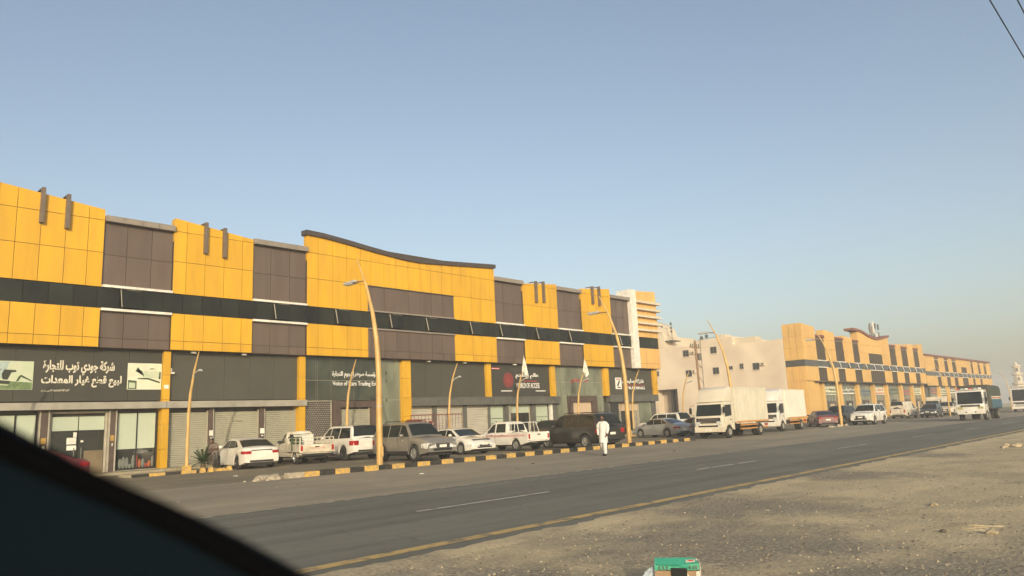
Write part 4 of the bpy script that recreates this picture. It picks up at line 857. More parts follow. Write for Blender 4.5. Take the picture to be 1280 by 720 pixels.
for x, lb, dx in [(37.6, 'limp white pennant hanging from the lamp by the red emblem sign', 0.0), (44.3, 'limp white pennant hanging from the lamp by the green glass shopfront', 0.12)]:
    r = root('pennant', lb, 'flag', (x * 1.075, 36.8, -0.0), group='white pennants on the pavement lamps'); r.scale = (1.0, 1.0, 1.04)
    b = MB(); P = [(0.02, 0, 6.15), (0.25 + dx, 0.05, 5.85), (0.30 + dx, -0.1, 5.0), (0.12 + dx, 0.08, 4.75), (-0.1, -0.08, 5.1), (-0.14 + dx * 2, 0.04, 4.85), (-0.22, 0.02, 5.2)]
    n = len(P); b.add([Vector(p) for p in P] + [Vector(p) + Vector((0.02, 0.03, 0)) for p in P], [(0, 1, 2, 3), (0, 3, 4), (0, 4, 5, 6), (n, n + 3, n + 2, n + 1), (n, n + 4, n + 3), (n, n + 6, n + 5, n + 4)] + [(i, (i + 1) % n, (i + 1) % n + n, i + n) for i in range(n)])
    b.obj('flag_cloth', FLG, r); MB().tube([(0, 0, 5.4), (0.02, 0, 6.2)], 0.015, 5).obj('flag_staff', WHT, r)
# wooden utility pole
up = root('utility_pole', 'dark utility pole with crossarm and transformer in front of the beige building', 'utility pole', (58.6, 32.8, 0))
MB().tube([(0, 0, 0), (-0.25, 0, 8.0)], [0.13, 0.09], 8).obj('pole', POLED, up, smooth=40); MB().tube([(1.0, 0.2, 0), (1.05, 0.2, 8.1)], [0.05, 0.04], 6).obj('second_mast', GRC, up)
MB().box(-1.15, 0.55, -0.05, 0.05, 7.35, 7.45).obj('crossarm', POLED, up)
for x in (-1.0, -0.62, 0.0, 0.4): MB().tube([(x, 0, 7.455), (x, 0, 7.6), (x, 0, 7.7)], [0.03, 0.07, 0.04], 6).obj('insulator', GRYC, up)
MB().lathe_y([(0, -0.3), (0.2, -0.3), (0.2, 0.3), (0, 0.3)], seg=10).obj('transformer', GRYC, up, (0.35, 0, 6.6), (R(90), 0, 0))
MB().tube([(-0.15, 0, 5), (1.0, 0.2, 4.3), (1.02, 0.2, 2.5)], 0.02, 5).obj('service_cable', BLK, up)
# overhead power cables that pass over the verge
def cable(name, P, m, label):
    o = MB().tube(P, 0.011, 6).obj(name, m); return tag(o, label, 'power cable', 'overhead cables at the upper right')
def sag(y, z, x0, x1, s): return [(x0 + (x1 - x0) * i / 40, y, z - s * 4 * (i / 40) * (1 - i / 40)) for i in range(41)]
CAB = mat('cable_black', (0.015, 0.015, 0.018), 0.6)
cable('power_cable', sag(1.74, 8.1, -22, 48, 0.12), CAB, 'lower overhead power cable at the upper right')
cable('power_cable', sag(1.42, 8.1, -22, 48, 0.12), CAB, 'outer overhead power cable in the extreme upper right corner')
for x, lb in ((-22, 'utility pole carrying the overhead cables behind the viewer'), (48, 'utility pole carrying the overhead cables on the sandy verge')):
    r = root('cable_pole', lb, 'utility pole', (x, 1.6, 0), group='poles of the overhead cables')
    MB().tube([(0, 0, -0.1), (0, 0, 8.3)], [0.14, 0.10], 8).obj('pole', POLED, r); MB().box(-0.05, 0.05, -0.5, 0.5, 7.95, 8.07).obj('crossarm', POLED, r)

# ================================================================== vehicles
def wheel(parent, x, y, r, wd, side, rim=RIM, spokes=5, hub=0.62):
    """side = +1 for the left wheels"""
    key = ('wheel', round(r, 3), round(wd, 3), rim.name, spokes)
    if key not in CACHE:
        t = MB().lathe_y([(r * hub, -wd / 2), (r * 0.93, -wd / 2), (r, -wd * 0.36), (r, wd * 0.36), (r * 0.93, wd / 2), (r * hub, wd / 2)], seg=24).mesh('wheel', RUB, smooth=50)
        b = MB().lathe_y([(0.0, wd * 0.2), (r * hub * 0.9, wd * 0.2), (r * hub, wd * 0.47), (r * hub * 0.93, wd * 0.49), (r * hub * 0.86, wd * 0.3)], seg=24)
        for k in range(spokes):
            a = 2 * PI * k / spokes; c, s = math.cos(a), math.sin(a); w0, w1, R1 = r * 0.09, r * 0.06, r * hub * 0.9
            P = [(-s * w0 + c * r * 0.05, c * w0 + s * r * 0.05), (s * w0 + c * r * 0.05, -c * w0 + s * r * 0.05), (s * w1 + c * R1, -c * w1 + s * R1), (-s * w1 + c * R1, c * w1 + s * R1)]
            b.add([(p, wd * 0.25, q) for p, q in P] + [(p, wd * 0.44, q) for p, q in P], [(0, 1, 2, 3), (4, 7, 6, 5), (0, 4, 5, 1), (1, 5, 6, 2), (2, 6, 7, 3), (3, 7, 4, 0)])
        b.lathe_y([(0, wd * 0.46), (r * 0.12, wd * 0.45), (r * 0.13, wd * 0.2)], seg=10)
        dk = MB().lathe_y([(0.0, wd * 0.19), (r * hub * 0.88, wd * 0.19)], seg=16).mesh('wheel_inner', BLK)
        CACHE[key] = (t, b.mesh('rim', rim, smooth=35), dk)
    t, b, dk = CACHE[key]
    rz = 0 if side > 0 else PI
    o = link('wheel', t, parent, (x, y, r), (0, 0, rz)); link('rim', b, o); return o

def interp(P, x):
    if x <= P[0][0]: return P[0][1]
    for (a, za), (b, zb) in zip(P, P[1:]):
        if x <= b:
            t = (x - a) / (b - a) if b > a else 1; return za + (zb - za) * t
    return P[-1][1]
def smooth_interp(P, x, d=0.06):
    return sum(interp(P, x + k * d) for k in (-1, -0.5, 0, 0.5, 1)) / 5

def car(name, label, cat, x, y, az, L, W, paint, top, roof, zc, belt, axles, rw, wins, group=None, rim=RIM, nose=0.13, tail=0.10, tumble=0.20, lower=None, grille=None, lights='sedan', rails=False, glassm=CGL, stripe=None, plate=True, cab_w=None, z=0.004):
    """top: (x,z) of bonnet and boot line; roof: (x,z) of glass and roof line; wins: side windows as (x,z) outlines"""
    rt = root(name, label, cat, (x, y, z), R(az), group)
    hw0 = W / 2; xr, xf = -L / 2, L / 2; ra = rw + 0.055; body_bot = zc
    def hw(xx):
        t = 0
        if xx > xf - 0.75: t = ((xx - (xf - 0.75)) / 0.75) ** 2.3 * nose
        if xx < xr + 0.6: t = (((xr + 0.6) - xx) / 0.6) ** 2.3 * tail
        return hw0 * (1 - t)
    st = set()
    n = int(L / 0.16)
    for i in range(n + 1): st.add(round(xr + L * i / n, 3))
    for xx in (xr + 0.03, xr + 0.09, xf - 0.03, xf - 0.09): st.add(round(xx, 3))
    for a in axles:
        st = {s for s in st if abs(s - a) > ra + 0.03}
        for k in range(13): st.add(round(a + ra * math.cos(PI * k / 12) * 0.9999, 4))
        st.add(round(a - ra - 0.012, 4)); st.add(round(a + ra + 0.012, 4))
    st = sorted(st)
    vs = []; NS = 11
    for xx in st:
        zb = body_bot + 0.10 * max(0, 1 - (xf - xx) / 0.5) + 0.12 * max(0, 1 - (xx - xr) / 0.5)
        zt = smooth_interp(top, xx); inarch = False
        for a in axles:
            d = abs(xx - a)
            if d < ra: zb = max(zb, rw + math.sqrt(max(0, ra * ra - d * d))); inarch = True
        h = hw(xx); zs = min(belt - 0.03, zt - 0.05) if zt < belt + 0.02 else belt
        e = 0.0
        if xf - xx < 0.1 or xx - xr < 0.1:
            e = (0.1 - min(xf - xx, xx - xr)) / 0.1; zt -= 0.05 * e; zs -= 0.05 * e
        zs = max(zs, zb + 0.06); zt = max(zt, zs + 0.02); m1 = zb + (zs - zb) * 0.18; m2 = zb + (zs - zb) * 0.55; m3 = zb + (zs - zb) * 0.82
        pts = [(0, zb), (h - 0.2, zb), (h - 0.015, zb + 0.006), (h + 0.004, m1), (h + 0.006, m2), (h - 0.006, m3), (h - 0.035, zs), (h - 0.085, zs + (zt - zs) * 0.6), (h * 0.72, zt), (h * 0.35, zt + 0.018), (0, zt + 0.024)]
        vs += [(xx, p, q) for p, q in pts]
    n = len(st); fs = []
    for i in range(n - 1):
        for k in range(NS - 1): fs.append((i * NS + k, i * NS + k + 1, (i + 1) * NS + k + 1, (i + 1) * NS + k))
    fs.append(tuple(range(NS))); fs.append(tuple((n - 1) * NS + k for k in range(NS)))
    b = MB().add(vs, fs); m2_ = [(a, -bb, c) for a, bb, c in vs]; b.add(m2_, [tuple(reversed(f)) for f in fs])
    me = b.mesh('body', paint)
    bm = bmesh.new(); bm.from_mesh(me); bmesh.ops.remove_doubles(bm, verts=bm.verts, dist=0.0008); bmesh.ops.recalc_face_normals(bm, faces=bm.faces); bm.to_mesh(me); bm.free()
    me.shade_smooth(); me.set_sharp_from_angle(angle=R(38)); body = link('body', me, rt)
    MB().box(xr + 0.25, xf - 0.25, -hw0 + 0.32, hw0 - 0.32, zc * 0.8, belt - 0.15).obj('underbody', BLK, rt)
    # cabin
    cw = (cab_w or hw0) - 0.05
    def cy_(z_): return cw - tumble * max(0, z_ - belt) / 0.55 * 1.0
    x0, x1 = roof[0][0], roof[-1][0]; zr = max(q for _, q in roof)
    cs = sorted({round(x0 + (x1 - x0) * i / 30, 3) for i in range(31)} | {p for p, _ in roof}); vs = []; NC = 8
    for xx in cs:
        zt = smooth_interp(roof, xx, 0.07); zt = max(zt, belt + 0.005); edge = min(0.07, (zt - belt) * 0.5)
        h1 = cy_(zt - edge)
        vs += [(xx, cw + 0.002, belt - 0.04), (xx, cy_(belt), belt), (xx, cy_((belt + zt - edge) / 2), (belt + zt - edge) / 2), (xx, h1, zt - edge), (xx, h1 - 0.03, zt - edge * 0.3), (xx, h1 - 0.10, zt), (xx, h1 * 0.5, zt + 0.02), (xx, 0, zt + 0.026)]
    n = len(cs); fs = [(i * NC + k, i * NC + k + 1, (i + 1) * NC + k + 1, (i + 1) * NC + k) for i in range(n - 1) for k in range(NC - 1)] + [tuple(range(NC)), tuple((n - 1) * NC + k for k in range(NC))]
    b = MB().add(vs, fs); b.add([(a, -bb, c) for a, bb, c in vs], [tuple(reversed(f)) for f in fs])
    me = b.mesh('cabin', paint); bm = bmesh.new(); bm.from_mesh(me); bmesh.ops.remove_doubles(bm, verts=bm.verts, dist=0.0008); bmesh.ops.recalc_face_normals(bm, faces=bm.faces); bm.to_mesh(me); bm.free()
    me.shade_smooth(); me.set_sharp_from_angle(angle=R(38)); link('cabin', me, rt)
    # side windows
    for poly in wins:
        for sd in (1, -1):
            P = [(px, sd * (cy_(pz) + 0.008), pz) for px, pz in poly]; Q = [(px, sd * (cy_(pz) - 0.03), pz) for px, pz in poly]; k = len(P)
            MB().add(P + Q, [tuple(range(k)), tuple(range(2 * k - 1, k - 1, -1))] + [(i, (i + 1) % k, (i + 1) % k + k, i + k) for i in range(k)]).obj('side_window', glassm, rt)
    # windscreen and rear glass follow the cabin surface
    zroof = zr
    def screen(nm, xa, xb, sgn):
        vs = []; NU = 9; ks = 8
        for i in range(ks + 1):
            xx = xa + (xb - xa) * i / ks; zt = max(smooth_interp(roof, xx, 0.07), belt + 0.005); edge = min(0.07, (zt - belt) * 0.5); h1 = cy_(zt - edge) - 0.075
            for k in range(NU):
                u = -1 + 2 * k / (NU - 1); a = abs(u) * h1
                zz = zt + 0.026 - 0.006 * (a / (h1 * 0.5 + 1e-6)) if a < h1 * 0.5 else zt + 0.02 - 0.02 * (a - h1 * 0.5) / (h1 * 0.5)
                vs.append((xx + sgn * 0.012, u * h1, zz + 0.012))
        MB().add(vs, [(i * NU + k, i * NU + k + 1, (i + 1) * NU + k + 1, (i + 1) * NU + k) for i in range(ks) for k in range(NU - 1)]).obj(nm, glassm, rt, smooth=60)
    # front and rear slopes found from the roof line
    rf = [p for p in roof if p[1] >= zr - 0.12]; f0 = rf[-1][0]; r0 = rf[0][0]
    screen('windscreen', f0 + 0.06, x1 - 0.05, 1)
    if r0 - x0 > 0.12: screen('rear_window', x0 + 0.04, r0 - 0.04, -1)
    for a in axles:
        for sd in (1, -1): wheel(rt, a, sd * (hw0 - 0.125), rw, 0.22 if rw < 0.36 else 0.26, sd, rim)
    # mirrors, handles
    mx = x1 - 0.62 if lights != 'van' else x1 - 0.35
    for sd in (1, -1):
        MB().ellip((mx, sd * (hw0 + 0.10), belt + 0.10), (0.07, 0.12, 0.085), 8, 6).obj('mirror', paint if lights != 'old' else BLK, rt, smooth=60)
        for k, poly in enumerate(wins[:2]):
            hx = min(p for p, _ in poly) + 0.16; MB().box(hx, hx + 0.17, sd * (hw0 + 0.002) - 0.012, sd * (hw0 + 0.002) + 0.02, belt - 0.14, belt - 0.11).obj('door_handle', paint if lights != 'old' else BLK, rt)
        # door shut lines
        for poly in wins[:2]:
            dx = max(p for p, _ in poly) + 0.03; MB().box(dx - 0.006, dx + 0.006, sd * hw0 - 0.01, sd * hw0 + 0.009, zc + 0.16, belt - 0.02).obj('door_gap', BLK, rt)
    zf = smooth_interp(top, xf - 0.05); zre = smooth_interp(top, xr + 0.06)
    W2 = hw0
    sizes = {'sedan': (0.17, 0.13), 'suv': (0.26, 0.23), 'van': (0.3, 0.2), 'old': (0.2, 0.16)}[lights]
    hf = hw(xf - 0.1)
    for sd in (1, -1):
        P = [(xf - 0.42, hw(xf - 0.42) + 0.008), (xf - 0.16, hw(xf - 0.16) + 0.014), (xf - 0.035, hw(xf - 0.035) + 0.008), (xf + 0.006, hw(xf) - 0.06), (xf + 0.016, hw(xf) - 0.46), (xf - 0.1, hw(xf) - 0.46), (xf - 0.4, hw(xf - 0.42) - 0.12)]
        z1 = zf - 0.07; z0 = z1 - sizes[1]
        vs = [(a, sd * b_, z0 + (0.04 if i == 0 else 0)) for i, (a, b_) in enumerate(P)] + [(a - 0.02, sd * b_, z1) for a, b_ in P]
        MB().add(vs, [tuple(range(7)), tuple(range(13, 6, -1))] + [(i, (i + 1) % 7, (i + 1) % 7 + 7, i + 7) for i in range(7)]).obj('headlight', HLT, rt, bevel=0.01)
        P = [(xr + 0.34, hw(xr + 0.34) + 0.008), (xr + 0.12, hw(xr + 0.12) + 0.014), (xr + 0.03, hw(xr + 0.03) + 0.008), (xr - 0.008, hw(xr) - 0.03), (xr - 0.016, hw(xr) - 0.30), (xr + 0.1, hw(xr) - 0.32), (xr + 0.32, hw(xr + 0.34) - 0.1)]
        z1 = min(zre, belt) - 0.08; z0 = z1 - (0.13 if lights == 'sedan' else 0.24)
        if lights in ('van', 'old'): P = [(xr + 0.06, hw(xr + .06) + 0.01), (xr - 0.012, hw(xr)), (xr - 0.012, hw(xr) - 0.13), (xr + 0.06, hw(xr) - 0.13)]; z0 = z1 - 0.34
        k = len(P); vs = [(a, sd * b_, z0) for a, b_ in P] + [(a, sd * b_, z1) for a, b_ in P]
        MB().add(vs, [tuple(range(k)), tuple(range(2 * k - 1, k - 1, -1))] + [(i, (i + 1) % k, (i + 1) % k + k, i + k) for i in range(k)]).obj('tail_light', TLT, rt, bevel=0.008)
    # grille, bumper intake, plates
    g0, g1 = (zf - 0.10 - (0.16 if lights == 'sedan' else 0.24), zf - 0.09)
    gr = MB().box(xf - 0.05, xf + 0.014, -hf * 0.46, hf * 0.46, g0, g1).obj('grille', BLK, rt, bevel=0.012)
    if grille:
        for k in range(3): MB().box(xf + 0.012, xf + 0.024, -hf * 0.44, hf * 0.44, g0 + (g1 - g0) * (k + 0.5) / 3 - 0.012, g0 + (g1 - g0) * (k + 0.5) / 3 + 0.012).obj('grille_bar', CHR, gr)
    MB().box(xf - 0.08, xf + 0.008, -hf * 0.62, hf * 0.62, zc + 0.14, zc + 0.27).obj('bumper_intake', BLK, rt, bevel=0.01)
    MB().box(xr - 0.006, xr + 0.1, -hf * 0.7, hf * 0.7, zc + 0.125, zc + 0.22).obj('bumper_insert', BLK, rt, bevel=0.01)
    if plate:
        MB().box(xf + 0.016, xf + 0.03, -0.2, 0.2, zc + 0.30, zc + 0.42).obj('number_plate', PAPER, rt)
        MB().box(xr - 0.02, xr - 0.002, -0.2, 0.2, zre - 0.42 if lights != 'sedan' else zre - 0.36, zre - 0.29 if lights != 'sedan' else zre - 0.24).obj('number_plate', PAPER, rt)
    if rails:
        for sd in (1, -1): MB().tube([(r0 + 0.25, sd * (cy_(zr) - 0.09), zr + 0.01), (r0 + 0.35, sd * (cy_(zr) - 0.09), zr + 0.075), (f0 - 0.35, sd * (cy_(zr) - 0.09), zr + 0.075), (f0 - 0.2, sd * (cy_(zr) - 0.09), zr + 0.01)], 0.018, 6).obj('roof_rail', BLK, rt)
    if lower:
        for sd in (1, -1): MB().box(axles[0] + ra + 0.02, axles[1] - ra - 0.02, sd * hw0 - 0.012, sd * hw0 + 0.02, zc + 0.0, zc + 0.16).obj('sill_trim', lower, rt, bevel=0.008)
    if stripe:
        for sd in (1, -1):
            for dz in (0, 0.05): MB().box(xr + 0.12, xf - 1.3, sd * (hw0 + 0.007) - 0.004, sd * (hw0 + 0.007) + 0.004, belt - 0.07 - dz, belt - 0.045 - dz).obj('side_stripe', stripe, rt)
    return rt

PWH = mat('white_car_paint', (0.70, 0.68, 0.62), 0.3, coat=0.6, noise_amt=0.05, noise_scale=1.2, tint=(0.60, 0.56, 0.48))
PWD = mat('dusty_white_paint', (0.58, 0.53, 0.43), 0.5, coat=0.1, noise_amt=0.12, noise_scale=2.2, tint=(0.42, 0.36, 0.26))
PGR = mat('grey_beige_car_paint', (0.27, 0.25, 0.215), 0.33, metal=0.45, coat=0.6, noise_amt=0.08, noise_scale=1.5)
PBK = mat('dusty_black_paint', (0.016, 0.0165, 0.014), 0.3, coat=0.4, noise_amt=0.2, noise_scale=1.2, tint=(0.032, 0.029, 0.023))
PSV = mat('silver_car_paint', (0.34, 0.345, 0.34), 0.32, metal=0.5, coat=0.6, noise_amt=0.06)
PRD = mat('dark_red_paint', (0.115, 0.016, 0.021), 0.4, coat=0.3, noise_amt=0.2, tint=(0.13, 0.05, 0.04))
PBG = mat('beige_truck_paint', (0.62, 0.56, 0.44), 0.45, coat=0.2, noise_amt=0.06, noise_scale=1.0)
SED = dict(top=[(-2.3, 0.86), (-2.2, 0.98), (-1.75, 1.06), (-1.2, 1.02), (0.8, 0.98), (1.3, 0.95), (1.9, 0.84), (2.2, 0.74), (2.3, 0.62)],
           roof=[(-1.9, 0.99), (-1.0, 1.36), (-0.5, 1.44), (0.15, 1.44), (0.45, 1.38), (1.25, 0.97)], zc=0.2, belt=0.97, axles=(-1.35, 1.38), rw=0.33,
           wins=[[(0.02, 0.99), (0.98, 0.99), (0.40, 1.33), (0.02, 1.37)], [(-0.88, 1.01), (-0.04, 0.99), (-0.04, 1.37), (-0.72, 1.35)], [(-1.32, 1.06), (-0.93, 1.02), (-0.78, 1.34), (-0.95, 1.28)]])
SUV = dict(top=[(-2.45, 1.06), (-2.4, 1.16), (-1.2, 1.17), (0.7, 1.15), (1.1, 1.17), (2.0, 1.10), (2.32, 1.0), (2.45, 0.86)],
           roof=[(-2.38, 1.16), (-2.12, 1.74), (-1.9, 1.84), (0.2, 1.86), (0.5, 1.80), (1.2, 1.16)], zc=0.34, belt=1.14, axles=(-1.45, 1.40), rw=0.39, tumble=0.17, lights='suv',
           wins=[[(0.12, 1.18), (0.95, 1.18), (0.46, 1.70), (0.12, 1.75)], [(-0.85, 1.18), (0.05, 1.18), (0.05, 1.75), (-0.85, 1.75)], [(-2.12, 1.2), (-0.93, 1.18), (-0.93, 1.75), (-1.88, 1.74)]])
def mk(base, **k):
    d = dict(base); d.update(k); return d
def scaled(base, sx, sz, **k):
    d = dict(base)
    for q in ('top', 'roof'): d[q] = [(a * sx, b * sz) for a, b in base[q]]
    d['wins'] = [[(a * sx, b * sz) for a, b in p] for p in base['wins']]; d['axles'] = tuple(a * sx for a in base['axles']); d['belt'] = base['belt'] * sz
    d.update(k); return d
s1 = car('sedan', 'clean white sedan seen from behind, parked nose-in before the beige shutters', 'car', 18.5, 36.0, 82, 4.6, 1.8, PWH, **mk(SED, rim=RIMD))
MB().box(-2.315, -2.29, -0.5, 0.5, 0.86, 0.90).obj('tail_light_bar', BLK, s1)
car('off_roader', 'white off-roader seen from behind, parked nose-in before the perforated screen', 'car', 24.7, 36.4, 84, 5.1, 1.95, PWH, **scaled(SUV, 1.04, 1.0, rails=False, rim=RIMD))
car('off_roader', 'grey-beige off-roader facing the road right behind the nearest tall lamp', 'car', 24.0, 29.5, 265, 4.9, 1.92, PGR, **mk(SUV, rails=True, grille=True, lower=BLK))
car('sedan', 'white sedan facing the road between the grey off-roader and the white pickup', 'car', 29.6, 32.4, 266, 4.8, 1.83, PWH, **mk(SED, grille=True))
# black full-size off-roader
BS = car('off_roader', 'large dusty black off-roader parked behind the walking man', 'car', 35.2, 28.0, 80, 5.9, 2.08, PBK, **scaled(SUV, 1.19, 1.04, rails=True))
car('sedan', 'silver sedan parked at the right end of the kerb beside the second tall lamp', 'car', 51.2, 32.4, 81, 4.8, 1.83, PSV, **SED)
car('off_roader', 'dark vehicle parked behind the white double-cab pickup', 'car', 42.4, 36.2, 90, 4.9, 1.9, PBK, **mk(SUV, roof=[(-2.38, 1.16), (-2.2, 1.56), (-1.9, 1.66), (0.2, 1.68), (0.5, 1.62), (1.2, 1.16)], wins=[[(-2.0, 1.2), (0.9, 1.18), (0.46, 1.55), (-1.85, 1.6)]]))
car('off_roader', 'white off-roader whose roof shows behind the silver sedan', 'car', 57.5, 36.0, 84, 4.9, 1.9, PWH, **SUV)
car('sedan', 'pale blue-grey sedan squeezed between the silver sedan and the white box truck', 'car', 54.0, 30.6, 84, 4.7, 1.8, PSV, **SED)
car('sedan', 'dark red sedan at the far left, half hidden by the car door edge', 'car', 7.6, 31.9, 180, 4.5, 1.78, PRD, **SED)
car('sedan', 'dark red sedan parked beyond the second box truck', 'car', 71.1, 27.5, 35, 4.6, 1.83, PRD, **SED)
car('off_roader', 'black off-roader behind the white one near the second yellow block', 'car', 78.5, 28.5, 180, 4.8, 1.9, PBK, **SUV)
car('off_roader', 'white off-roader with a big dark grille parked alone, facing the viewer', 'car', 73.9, 24.2, 181, 4.85, 1.95, PWH, **mk(SUV, grille=True))
car('crossover', 'dark grey crossover parked behind the white van', 'car', 102.5, 26.2, 183, 4.6, 1.86, mat('dark_grey_paint', (0.045, 0.047, 0.05), 0.35, coat=0.4), **scaled(SUV, 0.95, 0.88, rw=0.36))
car('minivan', 'white panel van parked sideways behind the lone white off-roader', 'van', 103.5, 29.6, 0, 5.2, 1.9, PWD, top=[(-2.6, 1.1), (-2.55, 1.2), (1.6, 1.18), (2.2, 1.08), (2.5, 0.95), (2.6, 0.8)],
    roof=[(-2.58, 1.2), (-2.5, 1.95), (-2.3, 2.08), (1.1, 2.08), (1.4, 2.0), (2.15, 1.2)], zc=0.3, belt=1.15, axles=(-1.5, 1.75), rw=0.34, tumble=0.14, lights='van', wins=[[(1.0, 1.2), (1.9, 1.2), (1.42, 1.78), (1.0, 1.85)]])
car('off_roader', 'dusty white off-roader near the third yellow block, left of the oncoming truck', 'car', 116, 27.5, 183, 4.8, 1.9, PWD, **SUV)
for i, (x, y, az, m, sp, lb) in enumerate([(128, 29.5, 190, PWH, SED, 'white sedan parked in front of the third yellow block, partly behind the oncoming truck'), (90, 31.5, 90, PBK, SED, 'black sedan parked nose-in at the second yellow block, behind the van'),
                                            (84.5, 31.0, 90, PSV, SED, 'silver sedan parked nose-in at the corner of the second yellow block')]):
    car('sedan', lb, 'car', x, y, az, 4.6, 1.8, m, **sp)

# --- pickups
def pickup(name, label, x, y, az, paint, double=True, stake=False, stripe=None):
    L, W = 5.0, 1.7; rt = root(name, label, 'pickup truck', (x, y, 0.004), R(az)); hwid = W / 2
    x0 = -0.75 if double else 0.15
    t = car('cab_tmp', 'x', 'x', 0, 0, 0, L, W, paint, top=[(-2.5, 0.6), (-2.45, 0.62), (x0 - 0.3, 0.62), (x0 - 0.05, 1.05), (1.0, 1.06), (1.3, 1.06), (2.2, 1.0), (2.45, 0.92), (2.5, 0.75)],
            roof=[(x0, 1.06), (x0 + 0.12, 1.6), (x0 + 0.3, 1.68), (0.45, 1.69), (0.65, 1.63), (1.35, 1.08)], zc=0.36, belt=1.05, axles=(-1.45, 1.55), rw=0.35, tumble=0.14, lights='old',
            wins=([[(0.42, 1.08), (1.1, 1.08), (0.68, 1.52), (0.42, 1.58)], [(x0 + 0.2, 1.08), (0.3, 1.08), (0.3, 1.58), (x0 + 0.28, 1.58)]] if double else [[(0.35, 1.08), (1.1, 1.08), (0.68, 1.52), (0.4, 1.58)]]), plate=False, stripe=None, nose=0.08, tail=0.0)
    for ch in list(t.children):
        if ch.name.startswith(('tail_light', 'bumper_insert')):
            bpy.data.objects.remove(ch); continue
        ch.parent = rt
    MB().add([(x0 - 0.012, -0.6, 1.16), (x0 - 0.012, 0.6, 1.16), (x0 + 0.075, 0.55, 1.54), (x0 + 0.075, -0.55, 1.54), (x0 + 0.05, -0.6, 1.16), (x0 + 0.05, 0.6, 1.16), (x0 + 0.13, 0.55, 1.54), (x0 + 0.13, -0.55, 1.54)], [(0, 1, 2, 3), (7, 6, 5, 4), (0, 4, 5, 1), (1, 5, 6, 2), (2, 6, 7, 3), (3, 7, 4, 0)]).obj('rear_window', CGL, rt)
    bpy.data.objects.remove(t)
    # load bed: floor, sides, tailgate
    xa, xb = -2.5, x0 - 0.06; bh = 1.02 if not stake else 0.98; bw = hwid + (0.06 if stake else 0.0)
    b = MB().box(xa + 0.05, xb, -bw + 0.05, bw - 0.05, 0.62, 0.67); b.box(xb - 0.05, xb, -bw, bw, 0.64, bh); b.obj('bed_floor', paint, rt)
    for sd in (1, -1):
        y0, y1 = sorted((sd * bw, sd * (bw - 0.05)))
        s = MB()
        if stake: s.box(xa + 0.04, xb - 0.051, y0, y1, 0.63, bh)
        else:
            a = -1.45; ra = 0.42
            pts = [(xa, 0.5), (a - ra, 0.5)] + [(a + ra * math.cos(t_), 0.35 + ra * math.sin(t_)) for t_ in [PI * (1 - k / 8) for k in range(1, 8)] if 0.35 + ra * math.sin(t_) > 0.5] + [(a + ra, 0.5), (xb - 0.051, 0.5), (xb - 0.051, bh), (xa, bh)]
            s.prism(pts, y0, y1 + 0.012 if sd > 0 else y1)
        s.obj('bed_side', paint, rt)
        MB().box(xa, xb - 0.06, min(y0, y1) - 0.015, max(y0, y1) + 0.015, bh + 0.001, bh + 0.035).obj('bed_rail', paint, rt, bevel=0.006)
    tg = MB().box(xa - 0.045, xa + 0.0, -bw, bw, 0.6, bh + 0.01).obj('tailgate', paint, rt, bevel=0.012)
    MB().box(xa - 0.06, xa - 0.046, -0.12, 0.12, bh - 0.14, bh - 0.08).obj('tailgate_handle', BLK, tg)
    MB().box(xa - 0.12, xa + 0.02, -hwid + 0.05, hwid - 0.05, 0.44, 0.54).obj('rear_bumper', CHR if not stake else BLK, rt, bevel=0.02)
    for sd in (1, -1): MB().box(xa - 0.062, xa - 0.046, sd * (bw - 0.1) - 0.06, sd * (bw - 0.1) + 0.06, 0.68, 0.95).obj('tail_light', TLT, rt, bevel=0.006)
    if not stake:
        for sd in (1, -1):                     # hoops over the bed
            MB().tube([(xb - 0.1, sd * (bw - 0.05), bh), (xb - 0.12, sd * (bw - 0.1), 1.62), (xa + 0.95, sd * (bw - 0.1), 1.6), (xa + 0.75, sd * (bw - 0.05), bh)], 0.022, 6).obj('bed_hoop', WHT, rt)
        MB().tube([(-1.5, -bw + 0.1, 1.61), (-1.5, bw - 0.1, 1.61)], 0.02, 6).obj('cross_hoop', WHT, rt)
        for xx in (-1.05, -1.35):
            for sd in (1, -1): MB().tube([(xx, sd * (bw - 0.05), bh), (xx, sd * (bw - 0.1), 1.61)], 0.015, 6).obj('hoop_post', WHT, rt)
        for sd in (1, -1):
            for dz in (0.0, 0.06): MB().box(-2.3, 1.2, sd * (hwid + 0.012) - 0.005, sd * (hwid + 0.012) + 0.005, 0.90 - dz, 0.925 - dz).obj('side_stripe', RTXT, rt)
    else:
        for sd in (1, -1):
            for zz in (1.15, 1.32): MB().tube([(xa + 0.05, sd * (bw - 0.03), zz), (xb - 0.06, sd * (bw - 0.03), zz)], 0.018, 6).obj('stake_rail', PWD, rt)
            for k in range(5):
                xx = xa + 0.06 + k * (xb - xa - 0.14) / 4; MB().tube([(xx, sd * (bw - 0.03), 0.98), (xx, sd * (bw - 0.03), 1.36)], 0.018, 6).obj('stake_post', PWD, rt)
        for zz in (1.15, 1.32): MB().tube([(xa - 0.02, -bw + 0.04, zz), (xa - 0.02, bw - 0.04, zz)], 0.018, 6).obj('stake_rail', PWD, rt)
        for k in range(4): yy = -bw + 0.04 + k * (2 * bw - 0.08) / 3; MB().tube([(xa - 0.02, yy, 0.98), (xa - 0.02, yy, 1.34)], 0.018, 6).obj('stake_post', PWD, rt)
        lt = lettering('tailgate_lettering', 'TOYOTA', mat('faded_red_print', (0.40, 0.16, 0.12), 0.7), rt, -0.42, 0.42, 0, 0.12, 0, 0.02, 0.012); lt.rotation_euler = (0, 0, R(-90)); lt.location = (xa - 0.047, 0, 0.74)
    return rt
pickup('pickup_truck', 'old dusty white pickup with a railed load bed, between the white sedan and white off-roader', 21.9, 36.4, 77, PWD, double=False, stake=True)
